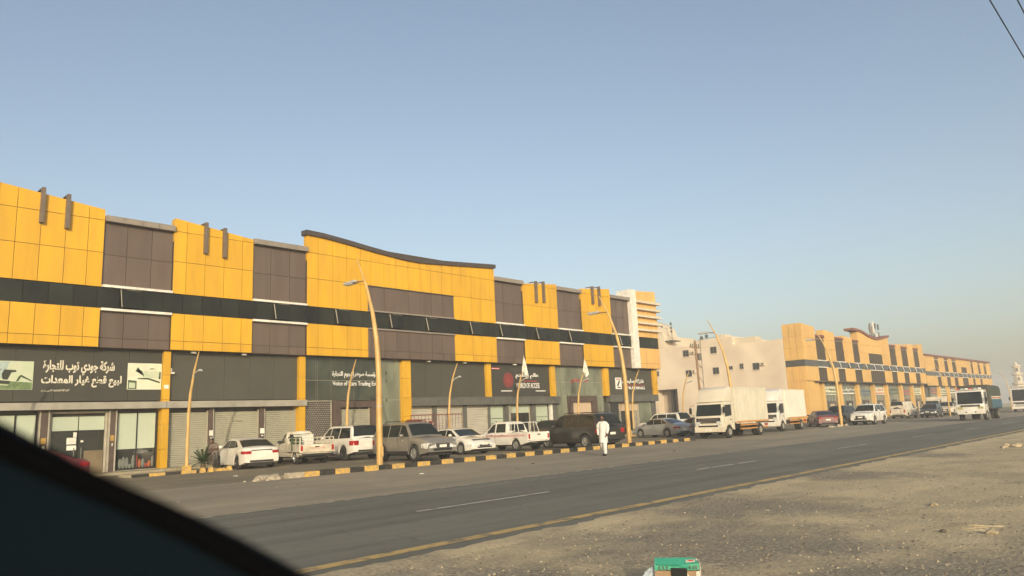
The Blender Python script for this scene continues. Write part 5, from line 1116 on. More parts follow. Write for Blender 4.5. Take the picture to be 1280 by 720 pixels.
pickup('pickup_truck', 'white double-cab pickup with red side stripes and hoops over its bed', 32.8, 31.3, 85, PWH, double=True)
tk = root('load_box', 'pale plastic box riding in the bed of the old dusty pickup', 'box', (21.5, 35.9, 0.68))
MB().box(-0.15, 0.65, -0.3, 0.35, 0.0, 0.78).obj('box_body', PAPER, tk, bevel=0.02); MB().box(-0.17, 0.67, -0.32, 0.37, 0.785, 0.83).obj('lid', PAPER, tk, bevel=0.01)
tk = root('load_crate', 'small dark green crate beside the pale box in the old pickup', 'crate', (20.9, 35.2, 0.68)); MB().box(-0.2, 0.2, -0.2, 0.2, 0.0, 0.72).obj('crate_body', PG, tk, bevel=0.02); MB().box(-0.21, 0.21, -0.21, 0.21, 0.4, 0.44).obj('crate_rib', PG, tk)

# --- box trucks
def mirror_arm(rt, x, sd, w, z): 
    MB().tube([(x, sd * w, z - 0.3), (x + 0.18, sd * (w + 0.2), z - 0.28), (x + 0.18, sd * (w + 0.22), z + 0.32), (x, sd * w, z + 0.35)], 0.014, 5).obj('mirror_arm', BLK, rt)
    MB().box(x + 0.14, x + 0.20, sd * (w + 0.21) - 0.09, sd * (w + 0.21) + 0.09, z - 0.2, z + 0.2).obj('mirror', BLK, rt, bevel=0.02)
def cab_shell(rt, xf, W, H, paint, depth=1.75, z0=0.5, belt=1.42, slope=0.22, ra=0.47, xw=None):
    h = W / 2; xw = xf - 0.95 if xw is None else xw
    arch = [(xw + ra * math.cos(t), 0.42 + ra * math.sin(t)) for t in [PI * k / 10 for k in range(0, 11)] if 0.42 + ra * math.sin(t) > z0]
    pts = [(xf - depth, z0), (xf - depth, H - 0.05), (xf - depth + 0.06, H), (xf - slope - 0.25, H), (xf - slope - 0.08, H - 0.07), (xf - 0.06, belt), (xf, belt - 0.15), (xf, z0)] + [a for a in arch]
    pts = pts[::-1]
    MB().prism(pts, -h, h).obj('cab', paint, rt, bevel=0.035, smooth=35)
    dx = (slope + 0.02) ; sl = lambda z: xf - 0.06 - (slope + 0.02) * (z - belt) / (H - 0.07 - belt)
    a, b = belt + 0.06, H - 0.16
    MB().add([(sl(a) + 0.006, -h + 0.10, a), (sl(a) + 0.006, h - 0.10, a), (sl(b) + 0.006, h - 0.14, b), (sl(b) + 0.006, -h + 0.14, b), (sl(a) - 0.05, -h + 0.10, a), (sl(a) - 0.05, h - 0.10, a), (sl(b) - 0.05, h - 0.14, b), (sl(b) - 0.05, -h + 0.14, b)],
             [(0, 1, 2, 3), (7, 6, 5, 4), (0, 4, 5, 1), (1, 5, 6, 2), (2, 6, 7, 3), (3, 7, 4, 0)]).obj('windscreen', CGL, rt)
    for yy in (-0.55, 0.1): MB().tube([(sl(a) + 0.02, yy, a + 0.02), (sl(a + 0.3) + 0.02, yy + 0.5, a + 0.28)], 0.01, 4).obj('wiper', BLK, rt)
    for sd in (1, -1):
        P = [(xf - 1.35, belt + 0.04), (xf - 0.42, belt - 0.03), (sl(b) - 0.20, H - 0.22), (xf - 1.35, H - 0.2)]
        MB().prism(P if sd < 0 else P, *sorted((sd * (h + 0.006), sd * (h - 0.03)))).obj('side_window', CGL, rt)
        MB().box(xf - 1.30, xf - 1.12, *sorted((sd * (h + 0.002), sd * (h + 0.025))), belt - 0.25, belt - 0.20).obj('door_handle', BLK, rt)
        for xx in (xf - 1.42, xf - 0.30): MB().box(xx - 0.008, xx + 0.008, *sorted((sd * (h + 0.004), sd * (h - 0.01))), 0.95, H - 0.18).obj('door_gap', BLK, rt)
        mirror_arm(rt, xf - 0.12, sd, h, belt + 0.42)
    return sl
def box_truck(name, label, x, y, az, paint, boxm, L, W, H, boxH, deflector, accents, z=0.004, grille=True):
    rt = root(name, label, 'truck', (x, y, z), R(az)); xf = L / 2; xr = -L / 2; cd = 1.75; h = W / 2 - 0.05
    sl = cab_shell(rt, xf, W - 0.14, H, paint)
    MB().box(xr + 0.15, xf - 0.3, -0.45, 0.45, 0.55, 0.82).obj('chassis_frame', BLK, rt)
    # cargo box with posts and rails
    xb = xf - cd - 0.12; bz = 0.98
    MB().box(xr, xb, -W / 2, W / 2, bz, boxH).obj('cargo_box', boxm, rt, bevel=0.02)
    n = 9
    for sd in (1, -1):
        for i in range(n + 1):
            xx = xr + 0.05 + (xb - xr - 0.1) * i / n; MB().box(xx - 0.025, xx + 0.025, *sorted((sd * (W / 2 + 0.001), sd * (W / 2 + 0.018))), bz + 0.1, boxH - 0.1).obj('box_rib', boxm, rt)
        MB().box(xr, xb, *sorted((sd * (W / 2 + 0.001), sd * (W / 2 + 0.03))), boxH - 0.09, boxH + 0.01).obj('top_rail', boxm, rt); MB().box(xr, xb, *sorted((sd * (W / 2 + 0.001), sd * (W / 2 + 0.03))), bz - 0.03, bz + 0.08).obj('bottom_rail', accents, rt)
        # side guard
        for zz in (0.5, 0.74): MB().box(xr + 1.85, xb - 0.55, *sorted((sd * (W / 2 - 0.03), sd * (W / 2))), zz, zz + 0.09).obj('side_guard', accents, rt)
        for xx in (xr + 1.9, xb - 0.65): MB().box(xx, xx + 0.06, *sorted((sd * (W / 2 - 0.07), sd * (W / 2 - 0.031))), 0.48, 0.97).obj('guard_post', BLK, rt)
    MB().box(xr - 0.02, xr + 0.1, -W / 2 + 0.05, W / 2 - 0.05, 0.5, 0.62).obj('rear_bumper', accents, rt)
    for sd in (1, -1): MB().box(xr - 0.03, xr - 0.005, sd * (W / 2 - 0.2) - 0.12, sd * (W / 2 - 0.2) + 0.12, 0.66, 0.8).obj('tail_light', TLT, rt)
    if deflector:
        P = [(xf - cd + 0.03, H + 0.005), (xf - 0.34, H + 0.005), (xf - 0.5, H + 0.3), (xf - 0.85, boxH - 0.1), (xf - 1.25, boxH + 0.06), (xf - cd + 0.03, boxH + 0.06)]
        MB().prism(P, -h + 0.06, h - 0.06).obj('roof_fairing', paint, rt, bevel=0.07, smooth=40)
    for sd in (1, -1):
        MB().box(xf - 0.06, xf + 0.03, *sorted((sd * (h - 0.06), sd * (h - 0.45))), 0.86, 1.12).obj('headlight', HLT, rt, bevel=0.03)
        MB().box(xf - 0.02, xf + 0.035, *sorted((sd * (h - 0.3), sd * (h - 0.42))), 0.58, 0.68).obj('fog_lamp', BLK, rt)
    g = MB().box(xf - 0.03, xf + 0.02, -h + 0.16, h - 0.16, 1.0, 1.34).obj('grille', BLK, rt, bevel=0.02)
    if grille:
        for k in range(3): MB().box(xf + 0.021, xf + 0.03, -h + 0.3, h - 0.3, 1.06 + k * 0.09, 1.085 + k * 0.09).obj('grille_bar', GRC, g)
    MB().box(xf - 0.28, xf + 0.05, -h - 0.01, h + 0.01, 0.42, 0.76).obj('front_bumper', paint, rt, bevel=0.04)
    MB().box(xf + 0.02, xf + 0.058, -h + 0.35, h - 0.35, 0.775, 0.86).obj('lower_grille', BLK, rt)
    MB().box(xf + 0.051, xf + 0.062, -0.22, 0.22, 0.5, 0.62).obj('number_plate', PAPER, rt)
    for sd in (1, -1):
        wheel(rt, xf - 0.95, sd * (h - 0.14), 0.42, 0.26, sd, LEDG, 6, 0.55)
        wheel(rt, xr + 1.25, sd * (h - 0.14), 0.42, 0.26, sd, LEDG, 6, 0.55); wheel(rt, xr + 1.25, sd * (h - 0.42), 0.42, 0.24, sd, LEDG, 6, 0.55)
    return rt
OR = mat('orange_guard_paint', (0.46, 0.22, 0.06), 0.5, noise_amt=0.15)
BXW = mat('beige_white_cargo_box', (0.58, 0.54, 0.43), 0.45, noise_amt=0.06, noise_scale=1.4); BXW2 = mat('white_cargo_box', (0.70, 0.67, 0.58), 0.4, noise_amt=0.04, noise_scale=1.0)
box_truck('box_truck', 'white box truck with a tall roof fairing, parked nearest in the row', 48.5, 24.9, 181, PBG, BXW, 6.9, 2.15, 2.38, 3.3, True, OR)
t2 = box_truck('box_truck', 'second white box truck parked directly behind the first one', 61.0, 27.0, 185, PWH, BXW2, 6.8, 2.2, 2.4, 3.3, True, OR)
# --- oncoming truck with canvas-topped bed
rt = root('cargo_truck', 'oncoming white-cabbed truck with blue sideboards and dark canvas cover on the road', 'truck', (79.8, 16.35, 0.02), R(181))
L, W, H = 7.6, 2.3, 2.55; xf, xr, h = L / 2, -L / 2, 1.08
cab_shell(rt, xf, 2.16, H + 0.1, PWH, belt=1.38, z0=0.62)
MB().box(xr + 0.2, xf - 0.3, -0.45, 0.45, 0.6, 0.88).obj('chassis_frame', BLK, rt)
MB().box(xf - 0.3, xf + 0.06, -h, h, 0.56, 0.92).obj('front_bumper', PWH, rt, bevel=0.03)
MB().box(xf - 0.02, xf + 0.02, -0.75, 0.75, 1.2, 1.36).obj('grille', BLK, rt); MB().box(xf + 0.005, xf + 0.03, -0.6, 0.6, 1.26, 1.30).obj('grille_bar', CHR, rt)
for sd in (1, -1):
    MB().box(xf - 0.05, xf + 0.03, *sorted((sd * 0.58, sd * 1.0)), 1.0, 1.2).obj('headlight', mat('amber_tinted_lens', (0.36, 0.33, 0.16), 0.15), rt, bevel=0.02); MB().box(xf + 0.04, xf + 0.075, *sorted((sd * 0.3, sd * 0.42)), 0.68, 0.78).obj('fog_lamp', BLK, rt)
MB().box(xf - 0.75, xf - 0.25, -0.95, 0.95, H + 0.11, H + 0.16).obj('roof_board', WHT, rt)
for k in range(6):
    yy = -0.85 + k * 0.34; MB().box(xf - 0.33, xf - 0.25, yy - 0.12, yy + 0.12, H + 0.165, H + 0.28).obj('roof_lamp', [RTXT, PS, WTXT][k % 3], rt)
BLU = mat('blue_sideboard', (0.035, 0.10, 0.14), 0.5, noise_amt=0.15); CAN = mat('dark_olive_canvas', (0.055, 0.058, 0.042), 0.85, noise_amt=0.2, bump=0.6, bump_scale=2.5); CANG = mat('olive_green_canvas', (0.05, 0.06, 0.042), 0.85, noise_amt=0.15, bump=0.5, bump_scale=2.5)
xb = xf - 1.95
for i in range(5):
    a = xr + (xb - xr) * i / 5; c = xr + (xb - xr) * (i + 1) / 5
    for sd in (1, -1):
        MB().box(a + 0.02, c - 0.02, *sorted((sd * 1.12, sd * 1.17)), 1.0, 1.78).obj('sideboard', BLU, rt); MB().box(a + 0.02, c - 0.02, *sorted((sd * 1.12, sd * 1.165)), 1.80, 2.05).obj('pale_board', PWD, rt); MB().box(a + 0.02, c - 0.02, *sorted((sd * 1.166, sd * 1.175)), 1.86, 1.96).obj('red_stripe', mat('faded_red', (0.38, 0.13, 0.10), 0.6), rt)
MB().box(xr, xb, -1.11, 1.11, 0.9, 1.0).obj('bed_floor', BLK, rt); MB().box(xb + 0.0, xb + 0.06, -1.15, 1.15, 1.0, 2.9).obj('headboard', BLK, rt)
P = [(-1.16, 2.06), (-1.15, 2.75), (-1.05, 2.98), (-0.6, 3.1), (0, 3.14), (0.6, 3.1), (1.05, 2.98), (1.15, 2.75), (1.16, 2.06)]
vs = []; nn = len(P); m_ = 9
for i in range(m_): 
    xx = xr + (xb - xr) * i / (m_ - 1); sg = -0.05 if i % 2 else 0.0
    vs += [(xx, p * (1 + 0.01 * random.random()), q + (sg if q > 2.5 else 0)) for p, q in P]
MB().add(vs, [(i * nn + k, i * nn + k + 1, (i + 1) * nn + k + 1, (i + 1) * nn + k) for i in range(m_ - 1) for k in range(nn - 1)] + [tuple(range(nn)), tuple((m_ - 1) * nn + k for k in range(nn))]).obj('canvas_cover', CANG, rt, smooth=60)
MB().box(xb - 0.9, xb + 0.10, -1.21, 1.21, 1.0, 3.08).obj('canvas_front', CAN, rt, bevel=0.06)
for sd in (1, -1):
    wheel(rt, xf - 0.95, sd * 0.92, 0.45, 0.27, sd, LEDG, 6, 0.55)
    wheel(rt, xr + 1.7, sd * 0.94, 0.45, 0.27, sd, LEDG, 6, 0.55); wheel(rt, xr + 1.7, sd * 0.62, 0.45, 0.27, sd, LEDG, 6, 0.55)
    MB().box(xr + 1.1, xr + 2.3, *sorted((sd * 0.7, sd * 1.1)), 0.92, 0.97).obj('mudguard', BLK, rt)
MB().box(xf + 0.061, xf + 0.07, -0.24, 0.24, 0.64, 0.76).obj('number_plate', PAPER, rt)
# --- parked articulated truck at the right edge
s_ = box_truck('cargo_truck', 'white truck with a long grey body parked beyond the oncoming truck, at the right edge', 128, 20.2, 182, PWH, mat('grey_cargo_body', (0.34, 0.32, 0.28), 0.6), 10.5, 2.5, 3.2, 3.5, False, GRYC)
box_truck('box_truck', 'small white truck in front of the third yellow block, behind the oncoming truck', 120.5, 30.0, 183, PWD, PWD, 6.0, 2.0, 2.2, 2.6, False, GRYC)
# ================================================================== people
def remeshed(name, mb, m, parent, voxel=0.012, smooth_it=3, loc=(0, 0, 0)):
    """tubes and ellipsoids fused into one continuous skin"""
    me = mb.mesh(name, m); o = bpy.data.objects.new('tmp', me); COL.objects.link(o)
    r = o.modifiers.new('r', 'REMESH'); r.mode = 'VOXEL'; r.voxel_size = voxel; r.use_smooth_shade = True
    sm = o.modifiers.new('s', 'SMOOTH'); sm.iterations = smooth_it; sm.factor = 0.6
    bpy.context.view_layer.update()
    ne = bpy.data.meshes.new_from_object(o.evaluated_get(bpy.context.evaluated_depsgraph_get())); bpy.data.objects.remove(o)
    ne.materials.clear(); ne.materials.append(m); ne.shade_smooth(); return link(name, ne, parent, loc)
def hand(b, w, d, side):
    """palm and five bent fingers hanging from wrist w, d points down the forearm"""
    w = Vector(w); d = Vector(d).normalized(); s = Vector((0, side, 0)); f = Vector((1, 0, 0)); f = (f - f.dot(d) * d).normalized()
    b.tube([w, w + d * 0.04, w + d * 0.095], [0.026, 0.036, 0.034], 8)
    for k, ln in enumerate((0.072, 0.08, 0.075, 0.058)):
        o = f * (0.028 - 0.019 * k); p = w + d * 0.085 + o
        b.tube([p, p + d * ln * 0.5 - s * 0.006, p + d * ln * 0.85 - s * 0.025, p + d * ln - s * 0.042], [0.0105, 0.010, 0.009, 0.0075], 6)
    p = w + d * 0.03 + f * 0.03; b.tube([p, p + f * 0.025 + d * 0.03, p + f * 0.03 + d * 0.06 - s * 0.012], [0.013, 0.011, 0.009], 6)
def head(b, c, turn=0):
    c = Vector(c)
    b.ellip(c, (0.098, 0.076, 0.118), 14, 10); b.ellip(c + Vector((0.03, 0, -0.065)), (0.066, 0.056, 0.062), 10, 7)
    b.tube([c + Vector((0.088, 0, 0.02)), c + Vector((0.118, 0, -0.028)), c + Vector((0.10, 0, -0.036))], [0.01, 0.017, 0.012], 6)
    b.ellip(c + Vector((0.092, 0, -0.062)), (0.014, 0.026, 0.009), 8, 5)
    for s in (1, -1): b.ellip(c + Vector((-0.005, s * 0.079, -0.01)), (0.018, 0.009, 0.032), 8, 5)
man = root('person', 'man in a long white tunic and white trousers walking across the road shoulder', 'person', (27.05, 20.1, 0.012), R(200))
# forward is +X in his own frame; right leg trails
b = MB(); head(b, (0.03, 0, 1.645)); b.tube([(-0.01, 0, 1.42), (0.005, 0, 1.50), (0.012, 0, 1.58)], [0.062, 0.056, 0.056], 10)
b.tube([(-0.02, 0, 0.92), (-0.01, 0, 1.15), (-0.015, 0, 1.40)], [0.14, 0.13, 0.12], 10)
for sd, arm, wr in ((1, (0.02, 0.235, 1.13), (0.20, 0.225, 0.93)), (-1, (-0.07, -0.24, 1.13), (-0.04, -0.23, 0.87))):
    b.tube([(-0.015, sd * 0.17, 1.41), (-0.02, sd * 0.215, 1.33), arm, wr], [0.055, 0.048, 0.040, 0.027], 9)
    d = Vector(wr) - Vector(arm); hand(b, wr, d, sd)
hips = [((0.0, 0.095, 0.92), (0.16, 0.10, 0.50), (0.12, 0.095, 0.09)), ((0.0, -0.095, 0.92), (-0.02, -0.09, 0.49), (-0.26, -0.085, 0.13))]
for hp, kn, an in hips: b.tube([hp, ((Vector(hp) + Vector(kn)) / 2), kn, ((Vector(kn) + Vector(an)) / 2 + Vector((-0.02, 0, 0.03))), an], [0.085, 0.075, 0.056, 0.052, 0.036], 10)
remeshed('body', b, SKIN, man, 0.009, 2)
b = MB(); 
b.tube([(-0.015, 0, 1.47), (-0.015, 0, 1.42), (-0.015, 0, 1.32), (0, 0, 1.1), (0.0, 0, 0.92), (0.01, 0, 0.72), (0.01, 0, 0.56)], [0.075, 0.14, 0.165, 0.155, 0.17, 0.185, 0.20], 16)
b.tube([(-0.015, -0.19, 1.395), (-0.015, 0, 1.42), (-0.015, 0.19, 1.395)], [0.075, 0.10, 0.075], 10)
for sd, arm, wr in ((1, (0.02, 0.235, 1.13), (0.18, 0.226, 0.955)), (-1, (-0.07, -0.24, 1.13), (-0.043, -0.231, 0.90))): b.tube([(-0.015, sd * 0.17, 1.39), (-0.02, sd * 0.22, 1.32), arm, wr], [0.075, 0.075, 0.068, 0.058], 10)
remeshed('tunic', b, CLOTH, man, 0.014, 3)
b = MB()
for hp, kn, an in hips: b.tube([Vector(hp) + Vector((0, 0, -0.1)), kn, (Vector(kn) + Vector(an)) / 2, Vector(an) + Vector((0, 0, 0.0))], [0.11, 0.09, 0.085, 0.072], 10)
remeshed('trousers', b, CLOTH, man, 0.014, 3)
for hp, kn, an in hips:
    a = Vector(an); tl_ = 0.0 if a.z < 0.1 else 0.45
    sh = MB().ellip((0.06, 0, -0.055), (0.135, 0.048, 0.04), 12, 7); sh.ellip((-0.03, 0, -0.03), (0.05, 0.042, 0.05), 8, 6); o = sh.obj('shoe', HAIR, man, a, (0, tl_, 0), smooth=60)
b = MB(); b.ellip((0.008, 0, 1.685), (0.106, 0.086, 0.10), 12, 8); b.ellip((-0.05, 0, 1.64), (0.062, 0.078, 0.085), 10, 7); b.obj('hair', HAIR, man, smooth=60)
b = MB(); b.ellip((0.045, 0, 1.565), (0.05, 0.052, 0.035), 10, 6); b.obj('beard', HAIR, man, smooth=60)
for s in (1, -1): MB().ellip((0.118, s * 0.03, 1.652), (0.008, 0.013, 0.007), 6, 4).obj('eye', WTXT, man)
# second person leaning over behind the white sedan
p2 = root('person', 'man in a grey-brown shirt bending beside the front of the clean white sedan', 'person', (17.55, 37.2, 0.02), R(200)); p2.scale = (0.95, 0.95, 0.92)
GSH = mat('grey_brown_shirt', (0.16, 0.12, 0.10), 0.9); 
b = MB(); head(b, (0.30, 0, 1.50)); b.tube([(0.12, 0, 1.34), (0.2, 0, 1.40), (0.27, 0, 1.45)], [0.062, 0.056, 0.055], 10); b.tube([(0, 0, 0.92), (0.05, 0, 1.12), (0.12, 0, 1.32)], [0.14, 0.14, 0.12], 10)
for sd, arm, wr in ((1, (0.22, 0.22, 1.08), (0.42, 0.16, 1.06)), (-1, (0.2, -0.23, 1.05), (0.42, -0.15, 1.0))): b.tube([(0.11, sd * 0.17, 1.32), (0.13, sd * 0.21, 1.24), arm, wr], [0.054, 0.048, 0.04, 0.027], 9); hand(b, wr, Vector(wr) - Vector(arm), sd)
for sd in (1, -1): b.tube([(0, sd * 0.09, 0.92), (0.05, sd * 0.1, 0.5), (-0.02, sd * 0.1, 0.08), (0.12, sd * 0.1, 0.04)], [0.085, 0.058, 0.04, 0.04], 9)
remeshed('body', b, SKIN, p2, 0.010, 2)
b = MB(); b.tube([(0.14, 0, 1.36), (0.11, 0, 1.28), (0.05, 0, 1.1), (0, 0, 0.86)], [0.10, 0.165, 0.165, 0.165], 14)
for sd, arm in ((1, (0.22, 0.22, 1.08)), (-1, (0.2, -0.23, 1.05))): b.tube([(0.11, sd * 0.15, 1.31), (0.13, sd * 0.22, 1.23), arm], [0.07, 0.066, 0.058], 9)
remeshed('shirt', b, GSH, p2, 0.014, 2)
b = MB()
for sd in (1, -1): b.tube([(0, sd * 0.09, 0.9), (0.05, sd * 0.1, 0.5), (-0.02, sd * 0.1, 0.08)], [0.105, 0.085, 0.075], 9)
remeshed('trousers', b, DKC, p2, 0.014, 2)
MB().ellip((0.285, 0, 1.545), (0.102, 0.085, 0.098), 10, 7).obj('hair', HAIR, p2, smooth=60)

# ================================================================== palm, railing, crushed crate
FRD = mat('palm_leaf', (0.032, 0.052, 0.018), 0.55, vary=0.25, noise_amt=0.2); TRK2 = mat('palm_trunk_fibre', (0.13, 0.085, 0.05), 0.9, noise_amt=0.3, bump=0.8)
def palm(x, y, s, label):
    r = root('palm_plant', label, 'palm', (x, y, 0.12)); b = MB()
    for k in range(4): b.tube([(0, 0, k * 0.07 * s), (0, 0, k * 0.07 * s + 0.075 * s)], [0.13 * s, 0.10 * s], 9)
    b.obj('trunk', TRK2, r); rn = random.Random(int(x * 10))
    for k in range(24):
        a = 2 * PI * k * 0.382 + rn.random() * 0.4; el = R(12 + 68 * (k / 24.0)); ln = s * (0.85 + 0.3 * rn.random()); f = MB(); P = []
        for i in range(9):
            t = i / 8; hr = ln * t * math.cos(el) ; z = 0.5 * s + ln * t * math.sin(el) - 0.55 * ln * t * t * math.cos(el) * 0.9
            P.append(Vector((hr * math.cos(a), hr * math.sin(a), z - 0.26 * s)))
        f.tube(P, [0.014 * s * (1 - i / 10) for i in range(9)], 4)
        for i in range(1, 17):
            t = 0.12 + 0.88 * i / 16; j = min(7, int(t * 8)); p = P[j].lerp(P[j + 1], t * 8 - j) if j < 8 else P[8]; d = (P[min(8, j + 1)] - P[j]).normalized(); sd = d.cross(Vector((0, 0, 1))).normalized()
            for q in (1, -1):
                e = p + (sd * q * 0.85 + d * 0.75 + Vector((0, 0, 0.25 - 0.5 * t))) * 0.24 * s * (1 - 0.55 * t); wv = d * 0.026 * s; f.add([p - wv, p + wv, e], [(0, 1, 2)])
        f.obj('frond', FRD, r)
    return r
palm(16.1, 35.4, 0.9, 'small bushy palm growing beside the nearest pavement lamp')
for i, (x, y) in enumerate([(16.05, 34.5), (17.0, 34.62), (15.7, 34.55)]):
    o = MB().add([(-0.12, -0.12, 0), (0.12, -0.12, 0), (0.12, 0.12, 0), (-0.12, 0.12, 0), (-0.08, -0.08, 0.22), (0.08, -0.08, 0.22), (0.08, 0.08, 0.22), (-0.08, 0.08, 0.22)], [(0, 3, 2, 1), (4, 5, 6, 7), (0, 1, 5, 4), (1, 2, 6, 5), (2, 3, 7, 6), (3, 0, 4, 7)]).obj('marker_block', KY, None, (x, y, 0.0), bevel=0.02)
    tag(o, ['small yellow block in front of the palm', 'small yellow block right of the palm near the sedan wheel', 'small yellow block left of the palm at the lamp foot'][i], 'marker block', 'yellow blocks by the palm')
# dry weeds by the palm
b = MB(); rn = random.Random(8)
for k in range(160):
    x, y = rn.uniform(14.3, 16.8), rn.uniform(35.0, 36.0); a = rn.random() * 6.3; h = rn.uniform(0.06, 0.3); b.add([(x, y, 0.12), (x + 0.012, y, 0.12), (x + 0.1 * math.cos(a), y + 0.1 * math.sin(a), 0.12 + h)], [(0, 1, 2)])
tag(b.obj('dry_weeds', mat('dry_weed', (0.16, 0.13, 0.06), 0.9), kind='stuff'), 'dry weeds around the small palm on the pavement', 'weeds')
# red railing with propped red goods, in front of the white shutters
RED = mat('red_oxide_paint', (0.17, 0.04, 0.035), 0.6, noise_amt=0.2)
rr = root('metal_railing', 'dark red metal railing with round bars in front of the white shutters', 'railing', (29.6, 36.6, 0.0))
for z in (1.05, 2.35): MB().tube([(0, 0, z), (4.3, 0, z)], 0.03, 6).obj('top_rail' if z > 2 else 'lower_rail', RED, rr)
for i in range(16): MB().tube([(0.02 + i * 0.285, 0, 0.0 if i in (0, 8, 15) else 1.05), (0.02 + i * 0.285, 0, 2.35)], 0.022 if i in (0, 8, 15) else 0.013, 5).obj('bar', RED, rr)
bx = root('red_cabinet', 'faded red cabinet standing behind the dark red railing', 'cabinet', (29.9, 36.9, 0))
MB().box(0, 0.8, 0, 0.5, 0, 2.1).obj('cabinet_body', mat('faded_red_panel', (0.24, 0.06, 0.05), 0.6, noise_amt=0.2), bx, bevel=0.02); MB().box(0.05, 0.75, -0.02, -0.003, 0.9, 2.0).obj('door', RED, bx)
rk = root('parts_rack', 'rack of small red and pale parts behind the dark red railing', 'rack', (31.0, 36.9, 0))
for zz in (1.0, 1.35, 1.7, 2.05): MB().box(0, 0.9, 0, 0.3, zz, zz + 0.03).obj('shelf', RED, rk)
rn = random.Random(4)
for k in range(14): x = rn.random() * 0.75; zz = rn.choice((1.03, 1.38, 1.73)); MB().box(x, x + 0.13, 0.02, 0.25, zz, zz + 0.12 + 0.12 * rn.random()).obj('boxed_part', rn.choice((RTXT, BOARD, RED, PAPER)), rk)
# crushed green and white carton on the verge
cr = root('crushed_carton', 'crushed green and white carton with a dark opening lying on the sand in the foreground', 'carton', (6.32, 3.95, -0.03), R(-55)); cr.scale = (0.86, 0.86, 0.86)
CW = mat('carton_white', (0.50, 0.47, 0.40), 0.8, noise_amt=0.15, noise_scale=20); CB = mat('carton_brown', (0.27, 0.18, 0.10), 0.85)
def sheet(nm, P, m, t=0.008, lab=None):
    P = [Vector(p) for p in P]; nrm = (P[1] - P[0]).cross(P[-1] - P[0]).normalized() * t; n = len(P)
    return MB().add(P + [p - nrm for p in P], [tuple(range(n)), tuple(range(2 * n - 1, n - 1, -1))] + [(i, i + n, (i + 1) % n + n, (i + 1) % n) for i in range(n)]).obj(nm, m, cr, label=lab)
# x = to the right in view, -y = towards the viewer
sheet('back_panel', [(-0.24, 0.04, 0.0), (0.25, 0.04, 0.0), (0.23, 0.045, 0.355), (-0.22, 0.035, 0.37)], CW)
sheet('top_flap', [(-0.235, -0.06, 0.325), (0.02, -0.075, 0.318), (0.235, -0.07, 0.33), (0.20, 0.04, 0.368), (0.0, 0.06, 0.352), (-0.225, 0.03, 0.375)], TEAL)
sheet('front_lip', [(-0.235, -0.067, 0.262), (-0.10, -0.085, 0.268), (0.0, -0.078, 0.255), (0.235, -0.077, 0.262), (0.238, -0.075, 0.325), (0.10, -0.09, 0.322), (0.02, -0.084, 0.308), (-0.12, -0.088, 0.32), (-0.238, -0.068, 0.315)], TEAL)
sheet('front_panel', [(-0.235, -0.07, 0.0), (-0.05, -0.075, 0.0), (-0.06, -0.078, 0.255), (-0.235, -0.067, 0.258)], CB)
sheet('front_panel', [(0.10, -0.078, 0.0), (0.24, -0.075, 0.0), (0.235, -0.077, 0.25), (0.10, -0.08, 0.252)], CB)
sheet('front_band', [(-0.232, -0.085, 0.12), (-0.12, -0.10, 0.10), (-0.06, -0.09, 0.135), (-0.06, -0.09, 0.19), (-0.15, -0.095, 0.20), (-0.232, -0.08, 0.175)], CW); sheet('front_band', [(0.10, -0.10, 0.16), (0.235, -0.09, 0.15), (0.235, -0.09, 0.255), (0.20, -0.09, 0.245), (0.19, -0.09, 0.195), (0.12, -0.095, 0.20), (0.10, -0.10, 0.25)], CW)
sheet('side_panel', [(-0.24, 0.04, 0.0), (-0.24, -0.07, 0.0), (-0.235, -0.065, 0.315), (-0.225, 0.03, 0.365)], CW); sheet('side_panel', [(0.25, -0.07, 0.0), (0.27, 0.04, 0.0), (0.245, 0.04, 0.35), (0.25, -0.07, 0.32)], CW)
sheet('torn_flap', [(-0.245, -0.03, 0.02), (-0.36, -0.1, 0.02), (-0.40, -0.06, 0.15), (-0.34, 0.0, 0.24), (-0.24, 0.02, 0.30)], mat('pale_blue_print', (0.28, 0.33, 0.36), 0.8, noise_amt=0.3, noise_scale=30), lab='pale torn flap sticking out to the left')
sheet('dark_patch', [(-0.06, -0.10, 0.02), (0.10, -0.11, 0.02), (0.105, -0.108, 0.285), (-0.065, -0.10, 0.29)], mat('opening_shade', (0.008, 0.010, 0.009), 0.9))  # near-black sheet painted as the shade inside the carton's opening
sheet('white_label', [(0.10, -0.045, 0.342), (0.20, -0.045, 0.344), (0.20, -0.01, 0.358), (0.10, -0.01, 0.356)], CW)
sheet('red_mark', [(0.13, -0.043, 0.3465), (0.18, -0.043, 0.3475), (0.18, -0.025, 0.357), (0.13, -0.025, 0.3555)], RTXT)
for x in (-0.19, -0.15, -0.11, 0.13, 0.17, 0.2): sheet('printed_letter', [(x, -0.097, 0.272), (x + 0.014, -0.097, 0.272), (x + 0.014, -0.095, 0.312), (x, -0.095, 0.31)], PG, 0.003)
# litter near the kerb and on the shoulder
for i, (x, y, m, lb) in enumerate([(22.0, 19.8, RUB, 'flat dark scrap of rubber on the shoulder below the black off-roader'), (30.2, 18.5, RUB, 'dark scrap of tyre on the shoulder near the box truck'), (17.0, 20.5, PAPER, 'tiny scrap of white paper on the dusty shoulder'), (14.5, 29.0, PAPER, 'tiny pale scrap on the car park asphalt')]):
    b = MB(); P = [Vector((0.09 * math.cos(t) * (1 + 0.5 * math.sin(3 * t + i)), 0.05 * math.sin(t), 0.01 + 0.01 * math.sin(2 * t))) for t in [k * PI / 5 for k in range(10)]]
    b.add(P + [p + Vector((0, 0, 0.012)) for p in P], [tuple(range(9, -1, -1)), tuple(range(10, 20))] + [(k, (k + 1) % 10, (k + 1) % 10 + 10, k + 10) for k in range(10)]); o = b.obj('litter_scrap', m, None, (x, y, 0.01)); tag(o, lb, 'litter')
